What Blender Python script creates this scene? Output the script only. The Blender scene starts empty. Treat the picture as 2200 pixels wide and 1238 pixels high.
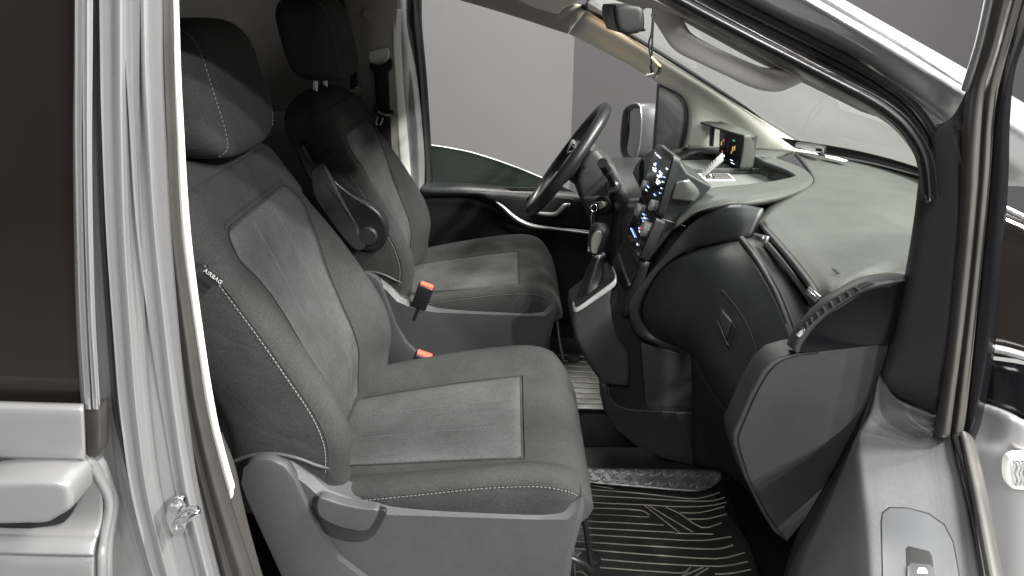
import bpy, bmesh, math, random
from mathutils import Vector, Matrix
random.seed(7)
R = math.radians
SC = bpy.context.scene
COL = SC.collection
# ------------------------------------------------------------------ camera
# x = towards the nose of the van, y = across the van (away from the camera), z = up.
# While building, the lens is the origin; at the end everything is lifted by CAMZ.
F = 1467.0; TH = math.atan(619.0 / F); CT, ST = math.cos(TH), math.sin(TH)
CAMZ = 1.65
cam_d = bpy.data.cameras.new('camera'); cam = bpy.data.objects.new('camera', cam_d); COL.objects.link(cam)
cam_d.sensor_width = 36.0; cam_d.lens = F * 36.0 / 2200.0; cam_d.clip_start = 0.02; cam_d.clip_end = 200
cam.location = (0, 0, 0); cam.rotation_euler = (math.pi / 2 - TH, 0, 0)
SC.camera = cam
# ------------------------------------------------------------------ world and lamps
w = bpy.data.worlds.new('World'); SC.world = w; w.use_nodes = True
w.node_tree.nodes['Background'].inputs[0].default_value = (0.95, 0.97, 1.0, 1)
w.node_tree.nodes['Background'].inputs[1].default_value = 0.11
def area(name, loc, target, size, power, col=(1, 1, 1), size_y=None):
    l = bpy.data.lights.new(name, 'AREA'); l.energy = power; l.color = col; l.size = size
    if size_y: l.shape = 'RECTANGLE'; l.size_y = size_y
    o = bpy.data.objects.new(name, l); COL.objects.link(o); o.location = loc
    d = Vector(target) - Vector(loc); o.rotation_euler = d.to_track_quat('-Z', 'Y').to_euler()
    return o
area('studio_softbox', (-0.5, -1.5, 1.7), (-0.05, 1.2, -0.8), 1.1, 62, (1, 0.985, 0.97))
for i, (x, y, z) in enumerate(((2.0, -1.45, 1.20), (2.2, -1.1, 1.42), (2.3, -0.65, 1.65))):
    area('studio_spot_lamp', (x, y, z), (0.1, 1.4, -0.8), 0.09, 72, (1, 0.98, 0.95))
for i, (x, y, z) in enumerate(((2.1, 0.5, 1.8), (2.5, 1.7, 1.9))):
    area('studio_front_lamp', (x, y, z), (0.4, 1.5, -0.5), 0.6, 190, (1.0, 0.995, 0.94))
area('studio_side_lamp', (0.2, 4.4, 2.2), (-0.2, 2.0, -0.4), 0.7, 110, (1.0, 0.98, 0.92))
area('studio_ceiling_lamp', (0.6, 1.6, 2.9), (0.6, 1.6, 0), 2.2, 80, (1.0, 1.0, 1.0))
sp = bpy.data.lights.new('map_lamp', 'SPOT'); sp.energy = 1.6; sp.color = (1.0, 0.55, 0.18); sp.spot_size = R(50); sp.spot_blend = 0.9; sp.shadow_soft_size = 0.02
so = bpy.data.objects.new('map_lamp', sp); COL.objects.link(so); so.location = (0.20, 1.82, 0.0)
so.rotation_euler = (Vector((0.345, 2.12, -0.075)) - so.location).to_track_quat('-Z', 'Y').to_euler()
SC.view_settings.view_transform = 'Standard'; SC.view_settings.look = 'None'
SC.view_settings.exposure = 0.15; SC.view_settings.gamma = 1.0
SC.cycles.max_bounces = 8; SC.cycles.transparent_max_bounces = 12
SC.cycles.sample_clamp_indirect = 4.0
SC.cycles.use_denoising = True

# ------------------------------------------------------------------ pixel -> direction
def ray(u, v):
    a = (v - 619.0) / F
    return Vector(((u - 1100.0) / F, CT - a * ST, -ST - a * CT))
def PY(u, v, Y):
    r = ray(u, v); return r * (Y / r.y)
def PZ(u, v, Z):
    r = ray(u, v); return r * (Z / r.z)
def PX(u, v, X):
    r = ray(u, v); return r * (X / r.x)
def Q(lst):            # [(u,v,Y),...] -> points
    return [PY(*p) for p in lst]

# ------------------------------------------------------------------ materials
def mat(name, col, rough=0.5, metal=0.0, bump=0.0, bscale=400.0, var=0.0, vscale=6.0, coat=0.0, spec=0.5, emit=None, estr=1.0, dust=0.0, kind='noise', rvar=0.0, fine=0.0, wrinkle=0.0):
    m = bpy.data.materials.new(name); m.use_nodes = True
    nt = m.node_tree; b = nt.nodes['Principled BSDF']; L = nt.links
    b.inputs['Base Color'].default_value = (*col, 1); b.inputs['Roughness'].default_value = rough
    b.inputs['Metallic'].default_value = metal; b.inputs['Specular IOR Level'].default_value = spec
    b.inputs['Coat Weight'].default_value = coat; b.inputs['Coat Roughness'].default_value = 0.08
    if emit:
        b.inputs['Emission Color'].default_value = (*emit, 1); b.inputs['Emission Strength'].default_value = estr
    tc = nt.nodes.new('ShaderNodeTexCoord')
    if var > 0 or dust > 0:
        n = nt.nodes.new('ShaderNodeTexNoise'); n.inputs['Scale'].default_value = vscale; n.inputs['Detail'].default_value = 8
        n.inputs['Roughness'].default_value = 0.62
        L.new(tc.outputs['Object'], n.inputs['Vector'])
        cr = nt.nodes.new('ShaderNodeValToRGB')
        cr.color_ramp.elements[0].position = 0.3; cr.color_ramp.elements[1].position = 0.72
        cr.color_ramp.elements[0].color = (*[c * (1 - var) for c in col], 1)
        cr.color_ramp.elements[1].color = (*[min(1, c * (1 + var)) for c in col], 1)
        L.new(n.outputs['Fac'], cr.inputs['Fac'])
        out = cr.outputs['Color']
        if dust > 0:
            n2 = nt.nodes.new('ShaderNodeTexNoise'); n2.inputs['Scale'].default_value = 260; n2.inputs['Detail'].default_value = 2
            L.new(tc.outputs['Object'], n2.inputs['Vector'])
            c2 = nt.nodes.new('ShaderNodeValToRGB'); c2.color_ramp.elements[0].position = 0.69; c2.color_ramp.elements[1].position = 0.78
            L.new(n2.outputs['Fac'], c2.inputs['Fac'])
            mx = nt.nodes.new('ShaderNodeMixRGB'); mx.inputs['Color2'].default_value = (0.42, 0.41, 0.38, 1)
            ml = nt.nodes.new('ShaderNodeMath'); ml.operation = 'MULTIPLY'; ml.inputs[1].default_value = dust
            L.new(c2.outputs['Color'], ml.inputs[0]); L.new(ml.outputs[0], mx.inputs['Fac']); L.new(out, mx.inputs['Color1'])
            out = mx.outputs['Color']
        if fine > 0:
            n4 = nt.nodes.new('ShaderNodeTexNoise'); n4.inputs['Scale'].default_value = 420; n4.inputs['Detail'].default_value = 3; n4.inputs['Roughness'].default_value = 0.8
            L.new(tc.outputs['Object'], n4.inputs['Vector'])
            m4 = nt.nodes.new('ShaderNodeMapRange'); m4.inputs['From Min'].default_value = 0.3; m4.inputs['From Max'].default_value = 0.7
            m4.inputs['To Min'].default_value = 1 - fine; m4.inputs['To Max'].default_value = 1 + fine
            L.new(n4.outputs['Fac'], m4.inputs['Value'])
            v4 = nt.nodes.new('ShaderNodeVectorMath'); v4.operation = 'SCALE'
            L.new(out, v4.inputs[0]); L.new(m4.outputs[0], v4.inputs['Scale']); out = v4.outputs[0]
        L.new(out, b.inputs['Base Color'])
    if rvar > 0:
        n3 = nt.nodes.new('ShaderNodeTexNoise'); n3.inputs['Scale'].default_value = 14; n3.inputs['Detail'].default_value = 6
        L.new(tc.outputs['Object'], n3.inputs['Vector'])
        mr = nt.nodes.new('ShaderNodeMapRange'); mr.inputs['From Min'].default_value = 0.3; mr.inputs['From Max'].default_value = 0.7
        mr.inputs['To Min'].default_value = max(0.02, rough - rvar); mr.inputs['To Max'].default_value = min(1, rough + rvar)
        L.new(n3.outputs['Fac'], mr.inputs['Value']); L.new(mr.outputs[0], b.inputs['Roughness'])
    if bump > 0:
        if kind == 'grain':
            t = nt.nodes.new('ShaderNodeTexVoronoi'); t.inputs['Scale'].default_value = bscale; o = t.outputs['Distance']
        elif kind == 'ribs':
            t = nt.nodes.new('ShaderNodeTexWave'); t.inputs['Scale'].default_value = bscale; o = t.outputs['Fac']; t.bands_direction = 'Y'
        else:
            t = nt.nodes.new('ShaderNodeTexNoise'); t.inputs['Scale'].default_value = bscale; t.inputs['Detail'].default_value = 4; o = t.outputs['Fac']
        L.new(tc.outputs['Object'], t.inputs['Vector'])
        bp = nt.nodes.new('ShaderNodeBump'); bp.inputs['Strength'].default_value = bump; bp.inputs['Distance'].default_value = 0.0005
        L.new(o, bp.inputs['Height']); L.new(bp.outputs['Normal'], b.inputs['Normal'])
        if wrinkle > 0:
            mp = nt.nodes.new('ShaderNodeMapping'); mp.inputs['Rotation'].default_value = (0.4, 0.5, 0.3); mp.inputs['Scale'].default_value = (9, 22, 14)
            L.new(tc.outputs['Object'], mp.inputs['Vector'])
            n5 = nt.nodes.new('ShaderNodeTexNoise'); n5.inputs['Scale'].default_value = 1.0; n5.inputs['Detail'].default_value = 3; n5.inputs['Distortion'].default_value = 0.6
            L.new(mp.outputs[0], n5.inputs['Vector'])
            b5 = nt.nodes.new('ShaderNodeBump'); b5.inputs['Strength'].default_value = wrinkle; b5.inputs['Distance'].default_value = 0.012
            L.new(n5.outputs['Fac'], b5.inputs['Height']); L.new(b5.outputs['Normal'], bp.inputs['Normal'])
    return m
def glass_mat(name, tint, ior=1.5, rough=0.0, body=None, bodyfac=0.0, haze=False):
    m = bpy.data.materials.new(name); m.use_nodes = True; nt = m.node_tree; nt.nodes.clear(); L = nt.links
    o = nt.nodes.new('ShaderNodeOutputMaterial'); t = nt.nodes.new('ShaderNodeBsdfTransparent'); t.inputs[0].default_value = (*tint, 1)
    g = nt.nodes.new('ShaderNodeBsdfGlossy'); g.inputs['Roughness'].default_value = rough
    fr = nt.nodes.new('ShaderNodeFresnel'); fr.inputs['IOR'].default_value = ior
    mx = nt.nodes.new('ShaderNodeMixShader')
    src = t.outputs[0]
    if body:
        d = nt.nodes.new('ShaderNodeBsdfTranslucent' if haze else 'ShaderNodeBsdfDiffuse'); d.inputs[0].default_value = (*body, 1)
        m2 = nt.nodes.new('ShaderNodeMixShader'); m2.inputs[0].default_value = bodyfac
        L.new(t.outputs[0], m2.inputs[1]); L.new(d.outputs[0], m2.inputs[2]); src = m2.outputs[0]
    L.new(fr.outputs[0], mx.inputs[0]); L.new(src, mx.inputs[1]); L.new(g.outputs[0], mx.inputs[2]); L.new(mx.outputs[0], o.inputs[0])
    return m
M = {}
M['fabric'] = mat('seat fabric charcoal', (0.043, 0.043, 0.044), 0.95, wrinkle=0.35, bump=0.8, bscale=600, var=0.18, vscale=9, fine=0.35, spec=0.15, dust=0.10)
M['insert'] = mat('seat fabric grey weave', (0.078, 0.078, 0.081), 0.95, wrinkle=0.3, bump=0.9, bscale=500, var=0.22, vscale=11, fine=0.4, spec=0.12, dust=0.12)
M['seam'] = mat('seam shadow thread', (0.02, 0.02, 0.02), 0.9)
M['stitch'] = mat('grey stitching thread', (0.19, 0.19, 0.186), 0.8)
M['plastic'] = mat('dark grained plastic', (0.022, 0.023, 0.025), 0.46, fine=0.25, bump=0.35, bscale=1100, var=0.2, vscale=5, kind='grain', rvar=0.08, dust=0.06)
M['plastic2'] = mat('charcoal plastic', (0.032, 0.033, 0.035), 0.52, fine=0.2, bump=0.35, bscale=1100, var=0.15, vscale=5, kind='grain', rvar=0.08, dust=0.05)
M['dash'] = mat('grey green dash pad', (0.048, 0.051, 0.046), 0.5, fine=0.2, bump=0.6, bscale=900, var=0.1, vscale=4, kind='grain', rvar=0.06, dust=0.05)
M['shield'] = mat('seat side plastic', (0.060, 0.060, 0.064), 0.42, fine=0.2, bump=0.35, bscale=1300, var=0.14, vscale=6, kind='grain', rvar=0.08, dust=0.08)
M['gloss'] = mat('gloss black', (0.005, 0.005, 0.006), 0.14, spec=0.3)
M['satin'] = mat('satin black', (0.014, 0.014, 0.016), 0.35)
M['black'] = mat('matt black', (0.006, 0.006, 0.007), 0.8)
M['carpet'] = mat('black carpet', (0.010, 0.010, 0.011), 0.95, bump=0.6, bscale=500, spec=0.1)
M['rubber'] = mat('door rubber', (0.055, 0.052, 0.05), 0.42, var=0.2, vscale=8, rvar=0.1)
M['rubberd'] = mat('dark rubber', (0.022, 0.022, 0.023), 0.3, rvar=0.1)
M['paint'] = mat('silver paint', (0.32, 0.32, 0.327), 0.34, metal=0.4, coat=0.6, bump=0.04, bscale=2500, var=0.04, vscale=3)
M['cream'] = mat('cream trim', (0.76, 0.75, 0.68), 0.6, bump=0.2, bscale=900, kind='grain', var=0.04)
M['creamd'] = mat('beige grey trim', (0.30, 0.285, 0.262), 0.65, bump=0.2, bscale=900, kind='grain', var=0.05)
M['headliner'] = mat('roof cloth', (0.36, 0.345, 0.31), 0.95, bump=0.4, bscale=900, spec=0.1)
M['white'] = mat('off white strip', (0.86, 0.85, 0.81), 0.5)
M['chrome'] = mat('chrome', (0.85, 0.85, 0.86), 0.12, metal=1.0)
M['alu'] = mat('brushed silver trim', (0.55, 0.55, 0.56), 0.3, metal=0.9)
M['silverpl'] = mat('silver plastic', (0.46, 0.46, 0.46), 0.4, metal=0.4)
M['red'] = mat('red buckle button', (0.62, 0.11, 0.06), 0.5)
M['belt'] = mat('black webbing', (0.012, 0.012, 0.014), 0.85, bump=0.5, bscale=600)
M['leather'] = mat('black leather', (0.016, 0.016, 0.018), 0.36, bump=0.4, bscale=420, kind='grain', rvar=0.08)
M['treadbar'] = mat('tread bar with painted gleam', (0.62, 0.62, 0.62), 0.25, metal=0.9)  # bright metal tone stands in for reflections on the raised bars
M['tread'] = mat('tread plate with painted glare', (0.20, 0.20, 0.205), 0.34, metal=0.7, rvar=0.12, var=0.2, vscale=20)  # grey metal tone stands in for glare on the glossy black plate
M['matrub'] = mat('black rubber mat', (0.020, 0.021, 0.020), 0.44, var=0.35, vscale=9, rvar=0.12, dust=0.05)
M['ridge'] = mat('rubber ridge with painted highlight', (0.24, 0.228, 0.195), 0.4, var=0.35, vscale=25)  # pale yellowish tone paints highlights along the black mat's ridges
M['doortrim'] = mat('grey door trim', (0.092, 0.092, 0.097), 0.5, fine=0.2, bump=0.55, bscale=900, kind='grain', var=0.08, vscale=5, rvar=0.05)
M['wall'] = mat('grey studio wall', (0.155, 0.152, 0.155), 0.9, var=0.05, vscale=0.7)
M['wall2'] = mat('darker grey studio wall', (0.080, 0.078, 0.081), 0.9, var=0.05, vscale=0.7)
M['floorm'] = mat('studio floor', (0.20, 0.20, 0.20), 0.6, var=0.1)
M['tint'] = glass_mat('tinted glass', (0.30, 0.34, 0.31), 1.5, body=(0.05, 0.06, 0.055), bodyfac=0.45)
M['privacy'] = mat('privacy glass', (0.012, 0.009, 0.008), 0.08, coat=0.3, rvar=0.03)
M['wind'] = glass_mat('windscreen glass', (0.93, 0.96, 0.93), 1.9, body=(0.80, 0.82, 0.77), bodyfac=0.085, haze=True)  # milky translucent body stands in for bright reflections on the glass
M['clear'] = glass_mat('clear lens', (0.9, 0.9, 0.9), 1.5)
M['screen'] = mat('dark display', (0.004, 0.004, 0.006), 0.12, spec=0.25)
M['eW'] = mat('lit white icons', (0.6, 0.65, 0.7), 0.5, emit=(0.75, 0.85, 1.0), estr=1.8)
M['eB'] = mat('lit blue icons', (0.2, 0.3, 0.6), 0.5, emit=(0.35, 0.5, 1.0), estr=2.0)
M['eR'] = mat('lit red icons', (0.6, 0.1, 0.1), 0.5, emit=(1.0, 0.12, 0.10), estr=0.5)
M['eG'] = mat('lit green icons', (0.1, 0.6, 0.3), 0.5, emit=(0.1, 0.9, 0.4), estr=0.25)
M['eO'] = mat('lit amber icons', (0.6, 0.4, 0.1), 0.5, emit=(1.0, 0.62, 0.25), estr=0.4)
M['mirror'] = mat('mirror glass', (0.45, 0.45, 0.46), 0.04, metal=1.0)
M['housing'] = mat('dark grey housing', (0.06, 0.06, 0.065), 0.38, rvar=0.06)
M['print'] = mat('white print', (0.75, 0.75, 0.74), 0.6)
M['tag'] = mat('grey woven tag', (0.022, 0.024, 0.026), 0.8)
M['yellow'] = mat('yellow sleeve', (0.72, 0.62, 0.26), 0.5)
M['paper'] = mat('pale paper card', (0.66, 0.66, 0.6), 0.8)
M['handle'] = mat('pillar handle plastic', (0.50, 0.485, 0.45), 0.5)
M['faint'] = mat('tone on tone thread', (0.16, 0.16, 0.165), 0.9)
M['cabin'] = mat('dark cabin trim', (0.075, 0.07, 0.066), 0.8, var=0.15, vscale=4)
M['satinsilver'] = mat('satin dash silver', (0.15, 0.155, 0.15), 0.36, metal=0.7)
M['dullmetal'] = mat('worn metal insert', (0.42, 0.40, 0.38), 0.34, metal=0.8)

# ------------------------------------------------------------------ mesh helpers
from mathutils.bvhtree import BVHTree
def on(obj, u, v, lift=0.001):
    """the point of obj's surface seen in direction (u, v), lifted towards the lens side."""
    if not hasattr(on, 'c'): on.c = {}
    if obj.name not in on.c:
        me = obj.data; on.c[obj.name] = BVHTree.FromPolygons([x.co for x in me.vertices], [p.vertices[:] for p in me.polygons])
    d = ray(u, v).normalized(); h = on.c[obj.name].ray_cast(Vector((0, 0, 0)), d)
    if h[0] is None:
        h = (on.c[obj.name].find_nearest(d * 1.3)[0], None)
    return h[0] - d * lift
def link(name, me, m, parent=None, smooth=True):
    o = bpy.data.objects.new(name, me); COL.objects.link(o)
    if m is not None: me.materials.append(M[m] if isinstance(m, str) else m)
    if smooth:
        for p in me.polygons: p.use_smooth = True
    if parent is not None: o.parent = parent
    return o
def frombm(name, bm, m, parent=None, smooth=True):
    bmesh.ops.recalc_face_normals(bm, faces=bm.faces)
    me = bpy.data.meshes.new(name); bm.to_mesh(me); bm.free()
    return link(name, me, m, parent, smooth)
def cr(pts, n, closed=False):
    """Catmull-Rom through points, n samples per span."""
    P = [Vector(p) for p in pts]; out = []; k = len(P)
    if k < 3 and not closed:
        return [P[0].lerp(P[-1], i / n) for i in range(n + 1)]
    spans = k if closed else k - 1
    for i in range(spans):
        if closed: a, b, c, d = P[(i - 1) % k], P[i], P[(i + 1) % k], P[(i + 2) % k]
        else:
            b, c = P[i], P[i + 1]
            a = P[i - 1] if i > 0 else b * 2 - c
            d = P[i + 2] if i + 2 < k else c * 2 - b
        # centripetal-ish: limit tangents by the span length to stop overshoot
        t1 = (c - a) * 0.5; t2 = (d - b) * 0.5; L = (c - b).length * 1.25
        if t1.length > L: t1 *= L / t1.length
        if t2.length > L: t2 *= L / t2.length
        for j in range(n):
            t = j / n; t2_, t3 = t * t, t * t * t
            out.append(b * (2 * t3 - 3 * t2_ + 1) + t1 * (t3 - 2 * t2_ + t) + c * (-2 * t3 + 3 * t2_) + t2 * (t3 - t2_))
    if not closed: out.append(P[-1].copy())
    return out
def lin(pts, n):
    P = [Vector(p) for p in pts]; out = []
    for i in range(len(P) - 1):
        for j in range(n): out.append(P[i].lerp(P[i + 1], j / n))
    out.append(P[-1].copy()); return out
def gridmesh(name, rows):
    nr, nc = len(rows), len(rows[0])
    vs = [tuple(p) for r in rows for p in r]
    fs = [(i * nc + j, i * nc + j + 1, (i + 1) * nc + j + 1, (i + 1) * nc + j) for i in range(nr - 1) for j in range(nc - 1)]
    me = bpy.data.meshes.new(name); me.from_pydata(vs, [], fs); me.update()
    return me
def patch(name, rows, m, parent=None, thick=0.006, n=5, k=5, rl=False, cl=False, bev=0.0, hard=None):
    """rows: list of rows of 3D points; curved through them; thickened away from the camera.
       n = samples along a row span, k = samples between rows; rl / cl = straight spans along / between rows."""
    A = [(lin if rl else cr)(r, n) for r in rows]
    cols = [[a[j] for a in A] for j in range(len(A[0]))]
    B = [(lin if cl else cr)(c, k) for c in cols]
    rr = [[B[j][i] for j in range(len(B))] for i in range(len(B[0]))]
    me = gridmesh(name, rr)
    s = 0.0
    for p in me.polygons: s += p.normal.dot(-p.center) * p.area
    if s < 0: me.flip_normals()
    o = link(name, me, m, parent)
    if thick > 0:
        sm = o.modifiers.new('s', 'SOLIDIFY'); sm.thickness = thick; sm.offset = -1.0
    if bev > 0:
        bm_ = o.modifiers.new('b', 'BEVEL'); bm_.width = bev; bm_.segments = 3; bm_.limit_method = 'ANGLE'; bm_.angle_limit = R(40)
    if hard or rl or cl or thick > 0:
        me.set_sharp_from_angle(angle=R(hard or 50))
    return o
def slab(name, pts, m, parent=None, ext=(0, 0.03, 0), bev=0.004, seg=3, smooth=0, fill=True):
    """closed outline of 3D points, pushed back by ext, bevelled."""
    P = [Vector(p) for p in pts]
    if smooth: P = cr(P, smooth, True)
    e = Vector(ext); bm = bmesh.new()
    a = [bm.verts.new(p) for p in P]; b = [bm.verts.new(p + e) for p in P]; n = len(P)
    bm.faces.new(a); bm.faces.new(b[::-1])
    for i in range(n): bm.faces.new((a[i], b[i], b[(i + 1) % n], a[(i + 1) % n]))
    bmesh.ops.recalc_face_normals(bm, faces=bm.faces)
    if bev > 0:
        fset = [ed for ed in bm.edges if (ed.verts[0] in a and ed.verts[1] in a)]
        try: bmesh.ops.bevel(bm, geom=fset, offset=bev, segments=seg, profile=0.6, affect='EDGES', clamp_overlap=True)
        except Exception: pass
    me = bpy.data.meshes.new(name); bm.to_mesh(me); bm.free()
    o = link(name, me, m, parent); me.set_sharp_from_angle(angle=R(38))
    return o
def SP(name, px, Y, m, parent=None, depth=0.03, bev=0.004, smooth=0, seg=3):
    return slab(name, [PY(p[0], p[1], p[2] if len(p) > 2 else Y) for p in px], m, parent, (0, depth, 0), bev, seg, smooth)
def tube(name, pts, r, m, parent=None, sm=5, n=10, closed=False, flat=None, caps=True):
    P = cr(pts, sm, closed) if sm > 1 else [Vector(p) for p in pts]
    k = len(P); rs = r if isinstance(r, (list, tuple)) else None
    rings = []; up = Vector((0.12, -0.3, 0.95)).normalized(); prev = None
    for i, p in enumerate(P):
        a = P[(i - 1) % k] if (closed or i > 0) else p; b = P[(i + 1) % k] if (closed or i < k - 1) else p
        t = (b - a).normalized() if (b - a).length > 1e-9 else Vector((1, 0, 0))
        if prev is None:
            s = t.cross(up)
            if s.length < 1e-4: s = t.cross(Vector((1, 0, 0)))
            s.normalize()
        else:
            s = (prev - t * prev.dot(t)).normalized()
        prev = s; q = s.cross(t)
        if rs:
            f = i / max(1, k - 1) * (len(rs) - 1); i0 = min(int(f), len(rs) - 2); rad = rs[i0] + (rs[i0 + 1] - rs[i0]) * (f - i0)
        else: rad = r
        fl = flat or 1.0
        rings.append([p + (s * math.cos(2 * math.pi * j / n) + q * math.sin(2 * math.pi * j / n) * fl) * rad for j in range(n)])
    vs = [tuple(v) for ring in rings for v in ring]; fs = []
    lim = k if closed else k - 1
    for i in range(lim):
        for j in range(n):
            i2 = (i + 1) % k; fs.append((i * n + j, i * n + (j + 1) % n, i2 * n + (j + 1) % n, i2 * n + j))
    if caps and not closed:
        fs.append(tuple(range(n - 1, -1, -1))); fs.append(tuple((k - 1) * n + j for j in range(n)))
    me = bpy.data.meshes.new(name); me.from_pydata(vs, [], fs); me.update()
    o = link(name, me, m, parent); me.set_sharp_from_angle(angle=R(60)); return o
def loft(name, secs, m, parent=None, caps=True, sharp=60):
    n = len(secs[0]); vs = [tuple(p) for s in secs for p in s]; fs = []
    for i in range(len(secs) - 1):
        for j in range(n): fs.append((i * n + j, i * n + (j + 1) % n, (i + 1) * n + (j + 1) % n, (i + 1) * n + j))
    if caps: fs.append(tuple(range(n - 1, -1, -1))); fs.append(tuple((len(secs) - 1) * n + j for j in range(n)))
    bm = bmesh.new(); me = bpy.data.meshes.new(name); me.from_pydata(vs, [], fs); bm.from_mesh(me)
    bmesh.ops.recalc_face_normals(bm, faces=bm.faces); bm.to_mesh(me); bm.free()
    o = link(name, me, m, parent); me.set_sharp_from_angle(angle=R(sharp)); return o
def box(name, c, s, m, parent=None, bev=0.004, rot=None, seg=3):
    bm = bmesh.new(); bmesh.ops.create_cube(bm, size=1.0)
    bmesh.ops.scale(bm, vec=Vector(s), verts=bm.verts)
    if bev > 0: bmesh.ops.bevel(bm, geom=list(bm.edges), offset=min(bev, min(s) * 0.45), segments=seg, profile=0.5, affect='EDGES')
    if rot is not None: bmesh.ops.rotate(bm, cent=(0, 0, 0), matrix=rot if isinstance(rot, Matrix) else Matrix.Rotation(rot, 3, 'Y'), verts=bm.verts)
    bmesh.ops.translate(bm, vec=Vector(c), verts=bm.verts)
    o = frombm(name, bm, m, parent); o.data.set_sharp_from_angle(angle=R(40)); return o
def cyl(name, a, b, r, m, parent=None, n=24, r2=None, bev=0.0):
    a, b = Vector(a), Vector(b); d = b - a; q = d.to_track_quat('Z', 'Y').to_matrix()
    rr = r if r2 is None else r2; L = d.length
    prof = [(r - bev, 0), (r, bev), (rr, L - bev), (rr - bev, L)] if bev > 0 else [(r, 0), (rr, L)]
    secs = [[a + q @ Vector((x * math.cos(2 * math.pi * j / n), x * math.sin(2 * math.pi * j / n), z)) for j in range(n)] for x, z in prof]
    return loft(name, secs, m, parent, sharp=35)
def lathe(name, o, axis, prof, m, parent=None, n=28):
    o = Vector(o); q = Vector(axis).to_track_quat('Z', 'Y').to_matrix()
    secs = [[o + q @ Vector((x * math.cos(2 * math.pi * j / n), x * math.sin(2 * math.pi * j / n), z)) for j in range(n)] for x, z in prof]
    return loft(name, secs, m, parent, sharp=35)
def sell(name, c, h, e, m, parent=None, rot=0.0, nu=40, nv=24, mod=None):
    """superellipsoid, exponents e=(lateral ring, vertical)"""
    def sp(x, p): return math.copysign(abs(x) ** p, x)
    c = Vector(c); secs = []
    for i in range(nv + 1):
        a = -math.pi / 2 + math.pi * i / nv; ring = []
        a = max(-math.pi / 2 + 0.02, min(math.pi / 2 - 0.02, a))
        for j in range(nu):
            b = 2 * math.pi * j / nu
            p = Vector((h[0] * sp(math.cos(a), e[1]) * sp(math.cos(b), e[0]), h[1] * sp(math.cos(a), e[1]) * sp(math.sin(b), e[0]), h[2] * sp(math.sin(a), e[1])))
            if mod: p = mod(p)
            ring.append(c + Matrix.Rotation(rot, 3, 'Y') @ p)
        secs.append(ring)
    return loft(name, secs, m, parent, sharp=80)
def dashes(name, pts, m, parent, dl=0.0045, gap=0.0028, r=0.0007, sm=8, lift=(0, 0, 0)):
    P = cr(pts, sm); L = [0]
    for i in range(1, len(P)): L.append(L[-1] + (P[i] - P[i - 1]).length)
    def at(s):
        for i in range(1, len(P)):
            if L[i] >= s: return P[i - 1].lerp(P[i], (s - L[i - 1]) / max(1e-9, L[i] - L[i - 1]))
        return P[-1]
    vs, fs = [], []; s = 0; lf = Vector(lift)
    while s + dl < L[-1]:
        a, b = at(s) + lf, at(s + dl) + lf; t = (b - a).normalized()
        u = t.cross(Vector((0.3, -0.9, 0.3))).normalized(); q = u.cross(t)
        k = len(vs)
        for e in (a, b):
            for cx, cy in ((1, 1), (-1, 1), (-1, -1), (1, -1)): vs.append(tuple(e + (u * cx + q * cy) * r))
        fs += [(k, k + 1, k + 2, k + 3), (k + 7, k + 6, k + 5, k + 4)] + [(k + i, k + 4 + i, k + 4 + (i + 1) % 4, k + (i + 1) % 4) for i in range(4)]
        s += dl + gap
    me = bpy.data.meshes.new(name); me.from_pydata(vs, [], fs); me.update()
    o = link(name, me, m, parent, False); o['kind'] = 'stuff'; return o
def text(name, s, o, right, up, size, m, parent, depth=0.0004):
    c = bpy.data.curves.new('txt', 'FONT'); c.body = s; c.size = size; c.extrude = depth; c.align_x = 'CENTER'; c.align_y = 'CENTER'
    t = bpy.data.objects.new('txt', c); COL.objects.link(t)
    bpy.context.view_layer.update()
    me = bpy.data.meshes.new_from_object(t.evaluated_get(bpy.context.evaluated_depsgraph_get()))
    bpy.data.objects.remove(t); me.name = name
    r = Vector(right).normalized(); u = Vector(up); u = (u - r * u.dot(r)).normalized(); n = r.cross(u)
    mt = Matrix((r, u, n)).transposed().to_4x4(); mt.translation = Vector(o); me.transform(mt)
    me.materials.clear()
    return link(name, me, m, parent, False)
def thing(name, label, cat, base=(0, 0, 0), group=None):
    o = bpy.data.objects.new(name, None); COL.objects.link(o); o.empty_display_size = 0.05
    o['label'] = label; o['category'] = cat
    if group: o['group'] = group
    o['_base'] = list(base); return o
def tag(o, label, cat, group=None):
    o['label'] = label; o['category'] = cat
    if group: o['group'] = group
    return o
def lerp(tab, x):
    if x <= tab[0][0]: return tab[0][1]
    for (a, fa), (b, fb) in zip(tab, tab[1:]):
        if x <= b: return fa + (fb - fa) * (x - a) / (b - a)
    return tab[-1][1]
def slerp(tab, x):   # smooth (Catmull-Rom style) table lookup
    n = len(tab)
    if x <= tab[0][0]: return tab[0][1]
    if x >= tab[-1][0]: return tab[-1][1]
    for i in range(n - 1):
        a, b = tab[i], tab[i + 1]
        if x <= b[0]:
            h = b[0] - a[0]; t = (x - a[0]) / h
            def sl(k):
                if k == 0: return (tab[1][1] - tab[0][1]) / (tab[1][0] - tab[0][0])
                if k == n - 1: return (tab[-1][1] - tab[-2][1]) / (tab[-1][0] - tab[-2][0])
                return (tab[k + 1][1] - tab[k - 1][1]) / (tab[k + 1][0] - tab[k - 1][0])
            m0, m1 = sl(i) * h, sl(i + 1) * h
            return a[1] * (2 * t**3 - 3 * t * t + 1) + m0 * (t**3 - 2 * t * t + t) + b[1] * (3 * t * t - 2 * t**3) + m1 * (t**3 - t * t)
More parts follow.
